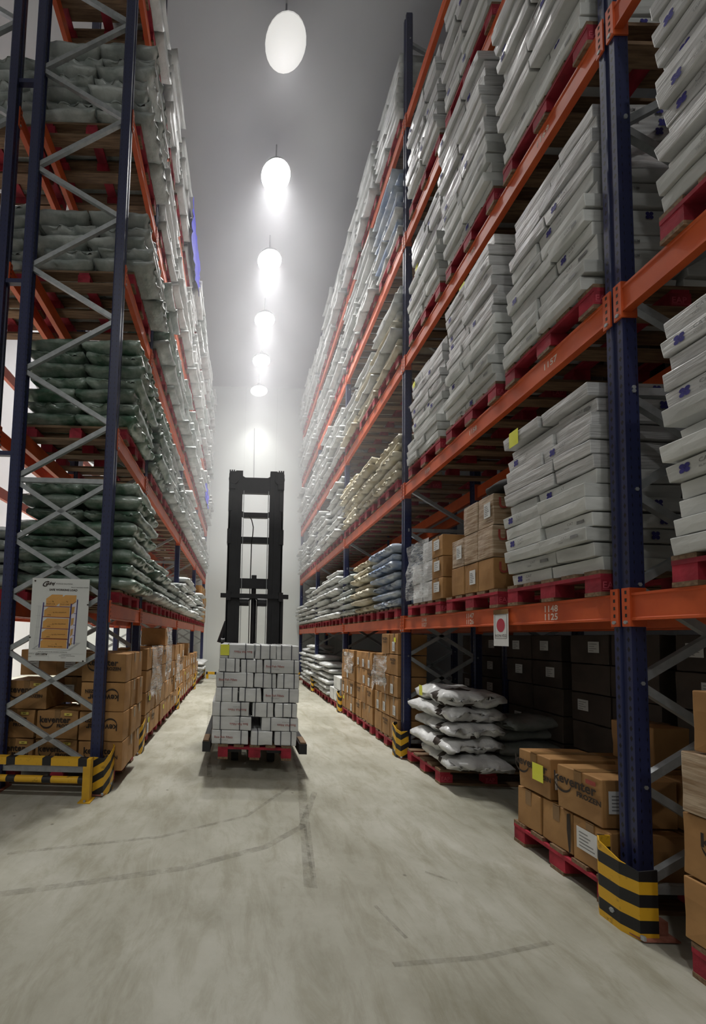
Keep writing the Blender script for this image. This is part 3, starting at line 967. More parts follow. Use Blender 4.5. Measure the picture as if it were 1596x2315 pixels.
def cartons(l, bay, slot, layers, wrap_from=6, notes=(), rear=False):
    x, y, z, s = base('R', l, bay, slot, 'white cartons')
    pl = place_of('R', l, bay, slot)
    lean = rnd.uniform(-0.006, 0.006)
    for i in range(layers):
        split = rnd.choice(((0.4, 0.4), (0.5, 0.3), (0.3, 0.5), (0.4, 0.4)))
        dxl = rnd.uniform(-0.045, 0.035) + lean * i
        yy = y - 0.345 + rnd.uniform(-0.012, 0.012)
        rz = rnd.uniform(-0.03, 0.03)
        for q, w_ in enumerate(split):
            w = w_ * 0.86
            me = rnd.choice(CARTONS[(w_, 1 if i >= wrap_from else 0)])
            m = Matrix.Translation((x + dxl + rnd.uniform(-0.016, 0.016), yy + w / 2, z + 0.002 + i * (CH + 0.0072))) @ Matrix.Rotation(rz, 4, 'Z') @ Matrix.Rotation(rnd.uniform(-0.010, 0.010), 4, 'Y') @ Matrix.Rotation(rnd.uniform(-0.012, 0.012), 4, 'X')
            item('white_carton', me, m, 'white carton in layer %s, %s half, %s' % (ORD[i + 1], ('near', 'far')[q], pl), 'white cartons on the right rack', 'carton')
            if rear and q == 0:
                m2 = Matrix.Translation((x + 0.57 + rnd.uniform(-0.01, 0.01), yy + w / 2, z + 0.002 + i * (CH + 0.0072))) @ Matrix.Rotation(rz, 4, 'Z')
                item('white_carton', rnd.choice(CARTONS[(w_, 0)]), m2, 'white carton in layer %s, back row, %s' % (ORD[i + 1], pl), 'white cartons on the right rack', 'carton')
            yy += w + 0.004

def sacks(side, l, bay, slot, mat, layers, near=False, rows=1, sq=0.955, long_p=0.5, over=0.05, wob=1.0, mats=None):
    nm = {'green': 'green', 'white': 'white', 'grey': 'grey', 'cream': 'cream', 'blue': 'pale blue'}
    x, y, z, s = base(side, l, bay, slot, nm[mat] + ' sacks')
    pl = place_of(side, l, bay, slot)
    c = 0.068 if mat == 'green' else 0.062
    dz = 2 * c * sq
    for i in range(layers):
        mt = mats[i % len(mats)] if mats else mat
        k = SACKS[mt]
        kind = {'green': 'green_sack', 'white': 'white_sack', 'grey': 'grey_sack', 'cream': 'cream_sack', 'blue': 'blue_sack'}[mt]
        grp = '%s sacks on the %s rack' % (nm[mt], {'R': 'right', 'L': 'left', 'B': 'hidden left'}[side])
        lng = (i % 2 == 1) if long_p == 0.5 else rnd.random() < long_p
        off = rnd.uniform(-0.05, 0.05) * wob - over
        zz = z + i * dz
        tl = rnd.uniform(-0.02, 0.02)
        if lng:
            me = rnd.choice(k['nearlong' if near else 'farlong'])
            m = Matrix.Translation((x + s * (0.265 + off), y + rnd.uniform(-0.02, 0.02), zz)) @ Matrix.Rotation(math.pi / 2 + rnd.uniform(-0.04, 0.04), 4, 'Z') @ Matrix.Rotation(tl, 4, 'X')
            item(kind, me, m, '%s sack in layer %s, lying lengthwise, %s' % (nm[mt], ORD[i + 1], pl), grp, 'sack')
            if rows > 1:
                m2 = Matrix.Translation((x + s * (0.81 + off), y + rnd.uniform(-0.02, 0.02), zz)) @ Matrix.Rotation(math.pi / 2, 4, 'Z')
                item(kind, rnd.choice(k['nearlong']), m2, '%s sack in layer %s, inner row, %s' % (nm[mt], ORD[i + 1], pl), grp, 'sack')
        else:
            for q in range(2):
                for r in range(rows):
                    me = rnd.choice(k['near' if near else 'far'])
                    m = Matrix.Translation((x + s * (0.275 + off + 0.59 * r), y + (-0.208, 0.208)[q] + rnd.uniform(-0.01, 0.01), zz)) @ Matrix.Rotation((0 if s > 0 else math.pi) + rnd.uniform(-0.05, 0.05), 4, 'Z') @ Matrix.Rotation(tl + rnd.uniform(-0.015, 0.015), 4, 'Y')
                    item(kind, me, m, '%s sack in layer %s, %s %s, %s' % (nm[mt], ORD[i + 1], ('near', 'far')[q], ('end', 'inner row')[r] if rows > 1 else 'end', pl), grp, 'sack')

# right rack ---------------------------------------------------------
cartons(1, 0, 2, 13, 8)
cartons(2, 0, 2, 14, 3)
cartons(1, 1, 0, 13, 7, rear=True)
cartons(2, 1, 0, 14, 9, rear=True)
cartons(2, 1, 1, 15, 7)
cartons(2, 1, 2, 13, 6)
cartons(3, 1, 0, 14, 3)
cartons(3, 1, 1, 15, 6)
cartons(3, 1, 2, 14, 7)
cartons(4, 1, 1, 13, 2)
cartons(4, 1, 2, 13, 2)
sacks('R', 1, 2, 0, 'blue', 7, near=True, sq=0.93)
sacks('R', 1, 2, 1, 'cream', 7, near=True, sq=0.93)
sacks('R', 1, 2, 2, 'grey', 6, near=True, sq=0.97)
for sl, n in ((0, 5), (1, 6), (2, 7)):
    sacks('R', 2, 2, sl, 'cream', n, near=True)
for sl, n in ((0, 8), (1, 6), (2, 6)):
    sacks('R', 3, 2, sl, 'cream', n, mats=('cream', 'cream', 'white', 'cream', 'white', 'white', 'white', 'white'))
sacks('R', 4, 2, 0, 'blue', 8, mats=('white', 'blue', 'white', 'blue', 'blue', 'blue', 'blue', 'blue'))
for sl in (1, 2):
    sacks('R', 4, 2, sl, 'white', 9)
for sl in (0, 1, 2):
    sacks('R', 5, 2, sl, 'white', 8)
for bay in (3, 4):
    for l in range(1, 6):
        for sl in range(3):
            n = rnd.randint(7, 9) if not (l == 2 and bay == 3 and sl == 0) else 10
            if l == 1:
                n = rnd.randint(5, 8)
            sacks('R', l, bay, sl, 'white', n, wob=1.5, over=0.06)
sacks('R', 0, 4, 0, 'white', 9, wob=1.2)
sacks('R', 0, 4, 1, 'white', 8, wob=1.2)
sacks('R', 0, 3, 1, 'white', 6, wob=1.2)
sacks('R', 0, 3, 2, 'white', 7, wob=1.2)
# left rack ----------------------------------------------------------
sacks('L', 1, 0, 0, 'green', 8, near=True, rows=2, over=0.13, sq=0.97)
sacks('L', 2, 0, 0, 'green', 7, near=True, rows=2, over=0.10, sq=0.93)
sacks('L', 3, 0, 0, 'grey', 5, near=True, rows=2, over=0.14, sq=1.0)
sacks('L', 4, 0, 0, 'grey', 7, near=True, rows=2, over=0.08, sq=1.0)
sacks('L', 1, 1, 0, 'green', 4, near=True, over=0.12, mats=('grey', 'green', 'green', 'green'))
sacks('L', 1, 1, 1, 'green', 3, near=True, over=0.12, mats=('grey', 'green', 'grey'))
sacks('L', 1, 1, 2, 'grey', 4, near=True, over=0.12)
sacks('L', 2, 1, 0, 'green', 7, near=True, over=0.10, mats=('green', 'green', 'grey', 'green', 'grey'))
sacks('L', 2, 1, 1, 'grey', 7, over=0.10)
sacks('L', 2, 1, 2, 'grey', 6, over=0.12)
for sl in range(3):
    sacks('L', 3, 1, sl, 'grey' if sl else 'green', 7, over=0.10, wob=1.4, mats=('grey', 'green') if sl == 0 else None)
    sacks('L', 4, 1, sl, 'white', 8, over=0.08, wob=1.4)
    sacks('L', 5, 1, sl, 'white', 8, over=0.06, wob=1.2)
for bay in (2, 3):
    for l in range(1, 6):
        for sl in range(3):
            if (l, bay, sl) == (1, 3, 1) or (l, bay, sl) == (1, 3, 2):
                continue
            sacks('L', l, bay, sl, 'white' if (l + sl) % 3 else 'grey', rnd.randint(5, 7) if l < 3 else rnd.randint(7, 9), over=0.10, wob=1.6)
sacks('L', 5, 0, 0, 'white', 6, over=0.05)
sacks('L', 0, 3, 1, 'white', 4, over=0.1, wob=1.5)
sacks('L', 0, 3, 2, 'white', 4, over=0.1, wob=1.5)
sacks('B', 1, 0, 0, 'grey', 5, near=True, over=0.0)
sacks('B', 3, 0, 0, 'grey', 6, near=True, over=0.0)
sacks('B', 4, 0, 0, 'grey', 6, near=True, over=0.0)

# every item that the photo can show becomes an object of its own, the smallest ones of a kind beyond 300 one mass
def build_items():
    kinds = {}
    for it in ITEMS:
        c = it[2].translation
        sc = in_view(c, 130)
        if sc:
            kinds.setdefault(it[0], []).append((sc, it))
    for kind, v in kinds.items():
        v.sort(key=lambda t: -t[0])
        for sc, (k, me, m, lab, grp, cat) in v[:300]:
            BY_LABEL[lab] = tag(link(k, me, None, mtx=m), lab, cat, grp)
        if len(v) > 300:
            mb = MB()
            for sc, (k, me, m, lab, grp, cat) in v[300:]:
                vs = [tuple(q.co) for q in me.vertices]
                by = {}
                for p in me.polygons:
                    by.setdefault(p.material_index, []).append(tuple(p.vertices))
                for mi_, fs in by.items():
                    nm_ = [kk for kk, mm in M.items() if mm == me.materials[mi_]][0]
                    mb.raw(vs, fs, nm_, m)
            o = link('distant_' + kind + 's', mb.mesh('distant_' + kind + 's', 'sack' in kind))
            tag(o, 'the remaining %s filling the farthest and highest shelves' % (kind.replace('_', ' ') + 's'), cat, None, 'stuff')
build_items()

# ------------------------------------------------------------------ brown cartons
FACE_LOCAL_FAR = ((-1, 0, 0), (0, 0, 1))   # local +y side
def brown(x, y, z, w, d, h, label, grp, turn=0.0, mat='kraft', tape=True, deco=(), name='brown_carton'):
    """front face centre at (x, y, z), looking to -x before the turn about Z"""
    me = brown_data(w, d, h, mat, tape)
    o = link(name, me, None, mtx=Matrix.Translation((x, y, z)) @ Matrix.Rotation(turn, 4, 'Z'))
    tag(o, label, 'carton', grp)
    for dname, dme, du, dz in deco:
        q = decal(o, dme, dname, (-0.0085, -du, dz), FACE_R)
    return o
PI = math.pi
def deco_for(h, pr=0.4, pl=0.5, py=0.08):
    out = []
    if rnd.random() < pr:
        out.append(('brand_print', DARKPRINT, 0, h * 0.62))
    if rnd.random() < pl:
        out.append(('shipping_label', LAB2, rnd.uniform(-0.04, 0.04), h * rnd.uniform(0.3, 0.4)))
    if rnd.random() < py:
        out.append(('yellow_note', SMALL_NOTE, 0.05, h * 0.7))
    return out

def brown_block(side, l, bay, slot, cols, layers, w, h, d=0.36, mat='kraft', pr=0.4, pl=0.5, jit=0.012, what='brown cartons', grp=None, over=0.0):
    x, y, z, s = base(side, l, bay, slot, what)
    pl_ = place_of(side, l, bay, slot)
    grp = grp or 'brown cartons on the %s rack' % ('right' if side == 'R' else 'left')
    cn = {1: ('middle',), 2: ('near', 'far'), 3: ('near', 'middle', 'far'), 4: ('first', 'second', 'third', 'fourth')}[cols]
    for c in range(cols):
        n = layers[c] if isinstance(layers, (tuple, list)) else layers
        for i in range(n):
            yy = y + (c - (cols - 1) / 2) * (w + 0.005) + rnd.uniform(-0.003, 0.003)
            brown(x - s * over + rnd.uniform(-jit, jit), yy, z + i * (h + 0.009) + 0.002, w, d, h,
                  'brown carton, %s column, layer %s, %s' % (cn[c], ORD[i + 1], pl_), grp, 0 if s > 0 else PI, mat,
                  rnd.random() < 0.5, deco_for(h, pr, pl))

# right rack, floor level: three pallets of tall cartons in the second bay
brown_block('R', 0, 2, 0, 3, (5, 5, 4), 0.262, 0.258)
brown_block('R', 0, 2, 1, 3, (4, 4, 4), 0.262, 0.255)
brown_block('R', 0, 2, 2, 3, (4, 4, 4), 0.262, 0.255)
# white boxes in front of the bags, third bay
x, y, z, s = base('R', 0, 3, 0, 'white boxes')
def plain_white(me_mat, w, d, h):
    v, f = soft_box((d / 2, w / 2, h / 2), (2, 2, 1), 0.008, 0.004, 0.006, int(w * 100))
    return MB().raw([(a + d / 2, b, c) for a, b, c in v], f, me_mat).mesh('white_box')
WB = plain_white('carton', 0.26, 0.40, 0.24)
k = 0
for c in range(3):
    for i in range((2, 2, 1)[c]):
        o = link('white_box', WB, None, (x + rnd.uniform(-0.01, 0.01), y + (c - 1) * 0.268, z + i * 0.25))
        tag(o, 'white box, %s column, layer %s, %s' % (SLOTN[c], ORD[i + 1], place_of('R', 0, 3, 0)), 'box', 'white boxes at floor level of the right rack')
        if i == 0 and c == 0:
            decal(o, put_text(put_text(MB(), 'I T', 0, 0.05, 0.07, 'ink', align='CENTER', bold=0.002), 'CO', 0, -0.02, 0.05, 'ink', align='CENTER', bold=0.002).mesh('brand_print'), 'brand_print', (0.2, -0.139, 0.10), FACE_C)

# right rack, floor level, the bay nearest the camera: printed frozen-food cartons
x, y, z = 2.0, 2.475, 0.0
pallet(1.99, 2.475, 0, 1, 'red wooden pallet under printed brown cartons beside the nearest right post', True)
z0 = 0.146
G1 = 'printed cartons beside the nearest right post'
for i, (yc, w) in enumerate(((2.712, 0.205), (2.488, 0.225), (2.246, 0.225))):
    o = brown(2.0 + 0.008 * (i == 1), yc, z0, w, 0.40, 0.245, ['plain brown carton at the far end of the bottom row, nearest right post', 'torn brown carton in the middle of the bottom row, nearest right post',
              'brown carton with white address label, bottom row beside the nearest right post'][i], G1)
    if i == 2:
        decal(o, LABW, 'shipping_label', (-0.0085, 0.0, 0.14), FACE_R)
    if i == 1:
        sp = MB()
        pts = [(0.085, 0.23), (0.105, 0.24), (0.112, 0.15), (0.108, 0.02), (0.097, 0.005), (0.090, 0.07), (0.083, 0.14)]
        sp.face([(a, b, 0) for a, b in pts], 'ink')
        decal(o, sp.mesh('torn_gap'), 'torn_gap', (-0.0088, 0, 0), FACE_R)
for i, (yc, w, xo, lab) in enumerate(((2.655, 0.262, -0.005, 'printed brown carton with yellow note, upper row beside nearest right post'), (2.308, 0.285, -0.01, 'printed brown carton with white side label, upper row at nearest right post'))):
    o = brown(2.0 + xo, yc, z0 + 0.258, w, 0.42, 0.255, lab, G1, 0.02)
    decal(o, KEV, 'brand_print', (-0.0085, 0.012, 0.155), FACE_R)
    st = MB()
    for dx_ in (-0.02,):
        st.box((dx_ - 0.003, 0, 0.0), (dx_ + 0.003, 0.09, 0.001), 'ink')
    if i == 0:
        decal(o, NOTE, 'yellow_note', (-0.0105, -0.045, 0.145), FACE_R)
        decal(o, LAB, 'shipping_label', (0.08, -w / 2 - 0.009, 0.12), FACE_C)
    else:
        decal(o, REDLAB, 'red_label', (-0.0105, -0.09, 0.222), FACE_R)
        decal(o, LABW, 'shipping_label', (0.11, -w / 2 - 0.009, 0.14), FACE_C)
brown(2.42, 2.60, z0 + 0.258, 0.24, 0.36, 0.255, 'plain brown carton behind the carton with the yellow note', G1)
brown(2.43, 2.30, z0 + 0.258, 0.28, 0.36, 0.255, 'plain brown carton behind the carton with the white side label', G1)
for i, yc in enumerate((2.70, 2.48, 2.26)):
    brown(2.42, yc, z0, 0.205, 0.40, 0.245, 'brown carton in the back bottom row, %s, nearest right post' % ('far end', 'middle', 'near end')[i], G1)
o = brown(2.86, 2.60, z0 + 0.002, 0.26, 0.12, 0.48, 'tall plain carton standing upright behind the printed cartons', G1)
o = brown(2.50, 2.50, z0 + 0.258 + 0.262, 0.26, 0.22, 0.24, 'plain brown carton standing on top of the printed cartons', G1)
decal(o, MB().box((-0.014, -0.12, 0), (0.014, 0.005, 0.001), 'kraft_tape').mesh('tape_strip'), 'tape_strip', (-0.009, 0, 0.235), FACE_R)

# floor stack at the right edge of the picture
pallet(1.965, 1.365, 0, 1, 'dark red pallet under the tall printed carton stack at right edge', True)
G2 = 'printed cartons in the stack at the right edge'
for i in range(4):
    dy = (0.0, 0.0, -0.012, -0.05)[i]
    o = brown(1.965 + (0.0, 0.004, -0.006, 0.01)[i], 1.55 + dy, z0 + i * 0.268, 0.41, 0.42, 0.262, 'brown carton at the right edge, %s of four in its stack' % ('lowest', 'second from below', 'third from below', 'topmost')[i], G2,
              0.0, 'kraft' if i != 2 else 'kraft_film')
    if i in (1, 3):
        decal(o, KEV, 'brand_print', (-0.0085, -0.015, 0.15), FACE_R)
    if i < 2:
        decal(o, LABW, 'shipping_label', (-0.0095, -0.055 if i else 0.03 - 0.06, 0.10), FACE_R)

# white bags on the wooden pallet of the nearest bay
e = pallet(1.99, 4.235, 0, 1, 'wooden pallet with red blocks under glossy white bags, second right bay', True)
def bag_mesh(a, b, c, seed):
    v, f = sack(a, b, c, (20, 14), seed, 0.036, 0.0)
    mb = MB().raw(v, f, 'shiny_white')
    k = mb.mi('ink')
    for i, q in enumerate(mb.f):
        cx = sum(mb.v[t][0] for t in q) / len(q); cy_ = sum(mb.v[t][1] for t in q) / len(q); cz_ = sum(mb.v[t][2] for t in q) / len(q)
        if -0.62 * a < cx - 0.25 * (cy_ - b) - 0.9 * (cz_ - c) < -0.36 * a and cy_ > -0.1 * b:
            mb.m[i] = k
    return mb.mesh('white_bag', True)
zz = 0.146
for i, (dx_, dy, c, rz) in enumerate(((0.02, -0.05, 0.081, 1.45), (-0.03, 0.02, 0.074, 1.62), (0.02, 0.03, 0.071, 1.52), (0.0, 0.06, 0.074, 1.65), (0.02, 0.05, 0.081, 1.48))):
    o = link('white_bag', bag_mesh(0.35, 0.28, c, i + 3), None, mtx=Matrix.Translation((2.27 + dx_, 4.06 + dy, zz + 0.012)) @ Matrix.Rotation(rz, 4, 'Z') @ Matrix.Rotation(rnd.uniform(-0.05, 0.05), 4, 'X'))
    tag(o, 'glossy white bag with black band, %s in the pile of five' % ('lowest', 'second from below', 'middle', 'second from top', 'topmost')[i], 'bag', 'glossy white bags in the second right bay')
    zz += 2 * c * 1.0
    if i == 4:
        decal(o, NOTE, 'yellow_note', (0.16, 0.302, 0.10), FACE_LOCAL_FAR)
for i in range(4):
    o = link('grey_bag', SACKS['grey']['near'][i], None, mtx=Matrix.Translation((2.90 + 0.02 * i, 4.2 - 0.1 * (i % 2), 0.147 + i * 0.125)) @ Matrix.Rotation(0.1 * i, 4, 'Z') @ Matrix.Scale(1.25, 4, (1, 0, 0)))
    tag(o, 'shadowed grey bag behind the glossy white bags, %s of four' % ('lowest', 'second from below', 'third from below', 'topmost')[i], 'bag', 'shadowed bags in the second right bay')

# first shelf of the nearest bay: film-wrapped brown cartons
x, y, z, s = base('R', 1, 1, 1, 'brown cartons')
for c in range(3):
    for i in range(2 if c == 2 else 3):
        wr = i > 0
        o = brown(x + rnd.uniform(-0.006, 0.006), 3.108 + 0.197 * c, z + i * 0.256 + 0.002, 0.192, 0.38, 0.25, 'brown carton, column %s from the near post, layer %s, %s' % (ORD[c + 1], ORD[i + 1], 'right shelf one, second bay'),
                  'brown cartons on the first right shelf', 0, 'kraft_film' if wr else 'kraft', False, [('shipping_label', LAB2, 0.03, 0.13)] if (c + 2 * i) % 3 == 1 else ())
        if c == 0:
            decal(o, UTTU, 'brand_print', (0.19, -0.107, 0.13), FACE_C)
x, y, z, s = base('R', 1, 1, 2, 'small wrapped cartons')
for c in range(3):
    for i in range(3 if c < 2 else 2):
        o = brown(x + rnd.uniform(-0.01, 0.01), 3.86 + 0.225 * c, z + i * 0.212 + 0.002, 0.215, 0.34, 0.206, 'small carton, column %s, layer %s, %s' % (SLOTN[c], ORD[i + 1], 'right shelf one, second bay, far pallet'),
                  'small cartons on the first right shelf', 0, 'kraft' if c == 0 else 'carton_wrap', c == 0, [('shipping_label', LAB, 0.0, 0.12)] if c == 0 else (), 'small_carton')

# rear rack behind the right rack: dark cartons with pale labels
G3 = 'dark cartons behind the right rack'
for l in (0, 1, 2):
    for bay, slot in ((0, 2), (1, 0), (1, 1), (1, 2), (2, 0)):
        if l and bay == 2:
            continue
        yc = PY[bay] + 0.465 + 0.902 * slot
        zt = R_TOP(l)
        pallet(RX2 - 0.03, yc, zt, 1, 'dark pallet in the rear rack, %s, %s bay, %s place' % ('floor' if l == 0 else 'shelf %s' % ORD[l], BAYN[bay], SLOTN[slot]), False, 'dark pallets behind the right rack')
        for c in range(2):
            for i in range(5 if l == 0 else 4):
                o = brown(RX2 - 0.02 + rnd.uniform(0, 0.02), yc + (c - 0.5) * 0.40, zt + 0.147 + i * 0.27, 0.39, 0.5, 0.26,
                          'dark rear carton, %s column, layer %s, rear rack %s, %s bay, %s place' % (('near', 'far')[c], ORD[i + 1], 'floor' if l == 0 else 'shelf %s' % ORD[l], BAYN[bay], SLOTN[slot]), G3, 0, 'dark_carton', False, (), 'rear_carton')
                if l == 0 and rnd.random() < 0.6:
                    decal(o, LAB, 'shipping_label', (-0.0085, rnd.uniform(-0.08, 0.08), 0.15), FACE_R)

# left rack, floor level, end bay: printed cartons facing the camera
pallet(LX + 0.06, 3.98, 0, -1, 'red pallet under the printed cartons at the end of the left rack', True)
G4 = 'printed cartons at the end of the left rack'
turn = PI / 2
for i in range(4):
    o = brown(-1.225, 3.57 + (0.01, 0, 0.008, 0)[i], z0 + i * 0.264, 0.395, 0.20, 0.257, 'printed carton in the aisle-side column of the left rack end, %s' % ('lowest', 'second from below', 'third from below', 'topmost')[i], G4, turn)
    q = decal(o, KEV, 'brand_print', (-0.0085, 0.0, 0.15), FACE_R if i in (0, 3) else ((0, 1, 0), (0, 0, -1)))
    for j in range(2):
        brown(-1.015 + rnd.uniform(-0.02, 0.01) - 0.0, 3.885 + 0.205 * j, z0 + i * 0.264, 0.198, 0.39, 0.257, 'plain carton end beside the aisle, left rack end, layer %s, %s' % (ORD[i + 1], ('middle', 'far')[j]), G4, PI, 'kraft', True)
for i, (xc, n) in enumerate(((-1.635, 3), (-2.03, 3))):
    for j in range(n):
        if j == 2 and i == 0:
            continue
        xx = xc + (0.10 if j == 2 else 0)
        o = brown(xx, 3.60, z0 + j * 0.262, 0.37, 0.36, 0.255, 'printed carton with yellow batch label, %s column, layer %s, left rack end' % (('middle', 'outer')[i], ORD[j + 1]), G4, turn)
        decal(o, KEV, 'brand_print', (-0.0085, 0.01, 0.15), FACE_R)
        decal(o, YLAB, 'batch_label', (-0.0095, -0.10, 0.225), FACE_R)
for i, (xc, zc) in enumerate(((-1.66, 0.67), (-1.66, 0.935), (-2.03, 0.935))):
    o = brown(xc, 3.99, z0 + zc - 0.146, 0.37, 0.36, 0.255, 'shaded carton in the back row at the left rack end, number %s' % ORD[i + 1], G4, turn)
    decal(o, LAB, 'shipping_label', (-0.0085, 0.05, 0.13), FACE_R)
# left rack, floor level, next bays
brown_block('L', 0, 1, 0, 3, (4, 4, 3), 0.262, 0.258, over=0.06, pr=0.15, pl=0.15)
brown_block('L', 0, 1, 1, 3, (4, 5, 4), 0.262, 0.258, over=0.05, pr=0.2, pl=0.2)
brown_block('L', 0, 1, 2, 3, (4, 4, 4), 0.262, 0.255, over=0.04, pr=0.3, pl=0.3)
brown_block('L', 0, 2, 0, 3, (4, 4, 3), 0.262, 0.255, over=0.03, pr=0.1, pl=0.7)
brown_block('L', 0, 2, 1, 3, (3, 4, 3), 0.262, 0.255, over=0.03, pr=0.1, pl=0.8)
brown_block('L', 0, 2, 2, 3, (3, 3, 3), 0.262, 0.255, over=0.02, pr=0.1, pl=0.8)
brown_block('L', 0, 3, 0, 3, (3, 3, 2), 0.262, 0.255, over=0.02, pr=0.1, pl=0.6)
brown_block('L', 1, 3, 1, 3, (3, 4, 4), 0.262, 0.255, over=0.02, pr=0.1, pl=0.3)
brown_block('L', 1, 3, 2, 3, (4, 4, 3), 0.262, 0.255, over=0.02, pr=0.1, pl=0.3)

# ------------------------------------------------------------------ loose film and sheets
def film(name, origin, right, up, w, h, seed, label, cat, mat='film', amp=0.03, grp=None, tatter=0.0):
    right, up = Vector(right), Vector(up)
    nrm = right.cross(up)
    nx, ny = 12, 14
    vs, fs = [], []
    for j in range(ny + 1):
        for i in range(nx + 1):
            u, v = i / nx, j / ny
            hh = h * (1 + tatter * noise.noise(Vector((u * 5, seed, 0)))) if v == 0 else h
            p = Vector(origin) + right * (w * u) + up * (h * v - (hh - h) * (1 - v))
            a = noise.noise(Vector((u * 4 + seed, v * 5, seed * 1.7))) + 0.5 * noise.noise(Vector((u * 11, v * 9, seed)))
            p += nrm * (amp * (0.6 + a))
            vs.append(tuple(p))
    for j in range(ny):
        for i in range(nx):
            a = j * (nx + 1) + i
            fs.append((a, a + 1, a + nx + 2, a + nx + 1))
    mb = MB().raw(vs, fs, mat)
    o = link(name, mb.mesh(name, True))
    return tag(o, label, cat, grp)
GF = 'loose pieces of clear film'
film('plastic_film', (1.945, 7.12, 0.80), (0, -1, 0), (0, 0, 1), 0.52, 0.36, 3, 'clear film over the farthest brown carton pallet, third right bay', 'plastic film', grp=GF)
film('plastic_film', (1.945, 5.62, 0.76), (0, -1, 0), (0, 0, 1), 0.52, 0.42, 5, 'torn clear film over brown cartons beside the second right post', 'plastic film', grp=GF, tatter=0.5)
film('plastic_film', (-1.055, 4.72, 0.62), (0, 1, 0), (0, 0, 1), 0.62, 0.62, 8, 'clear film hanging over brown cartons beside second left post', 'plastic film', grp=GF, tatter=0.6)
film('plastic_film', (-1.045, 5.55, 0.78), (0, 1, 0), (0, 0, 1), 0.42, 0.70, 9, 'clear film hanging from the tallest brown stack, second left bay', 'plastic film', grp=GF, tatter=0.6)
film('plastic_film', (-1.055, 6.6, 0.6), (0, 1, 0), (0, 0, 1), 0.35, 0.45, 10, 'small clear film scrap on cartons, far end of second left bay', 'plastic film', grp=GF, tatter=0.6)
film('plastic_film', (1.935, 4.46, 1.84), (0, -1, 0), (0, 0, 1), 0.50, 0.62, 12, 'clear film around the small cartons on the first right shelf', 'plastic film', grp=GF)
film('blue_sheet', (-1.02, 9.98, 5.02), (0, 1, 0), (0, 0, 1), 1.1, 0.45, 4, 'bright blue plastic sheet among sacks on the left rack', 'plastic sheet', 'sheet_blue', 0.04)
film('blue_sheet', (-1.03, 6.3, 8.2), (0, 1, 0), (0, 0, 1), 1.2, 0.75, 6, 'large blue plastic sheet high up on the left rack', 'plastic sheet', 'sheet_blue', 0.04)

tag(link('wall_cable', MB().tube((0.36, 13.12, 6.6), (0.33, 13.12, 8.6), 0.010, 'lamp_body', 6).mesh('wall_cable')), 'thin grey cable running up the far wall above the stacker', 'cable')
# crumpled dark bag on the cartons, first right shelf
v, f = soft_box((0.13, 0.17, 0.035), (6, 8, 2), 0.02, 0.01, 0.03, 5)
tag(link('plastic_bag', MB().raw(v, f, 'rubber').mesh('plastic_bag', True), None, (2.13, 2.99, 1.664 + 0.144 + 3 * 0.256 + 0.012)), 'crumpled dark plastic bag on top of the brown cartons', 'bag')

# yellow notes stuck on single cartons and sacks
for lab, name, pos, axes in (
        ('white carton in layer thirteen, far half, right rack, shelf one, second bay, near pallet', NOTE, (-0.0125, 0.045, 0.036), FACE_R),
        ('white carton in layer fifteen, far half, right rack, shelf two, second bay, middle pallet', NOTE, (-0.0125, -0.04, 0.036), FACE_R),
        ('white carton in layer twelve, far half, right rack, shelf two, second bay, far pallet', SMALL_NOTE, (-0.0125, 0.05, 0.04), FACE_R),
        ('white carton in layer fourteen, far half, right rack, shelf two, nearest bay, far pallet', NOTE, (-0.0125, 0.05, 0.04), FACE_R),
        ('white carton in layer ten, far half, right rack, shelf three, second bay, far pallet', SMALL_NOTE, (-0.0125, 0.05, 0.04), FACE_R)):
    o = BY_LABEL.get(lab)
    if o is not None:
        decal(o, name, 'yellow_note', pos, axes)

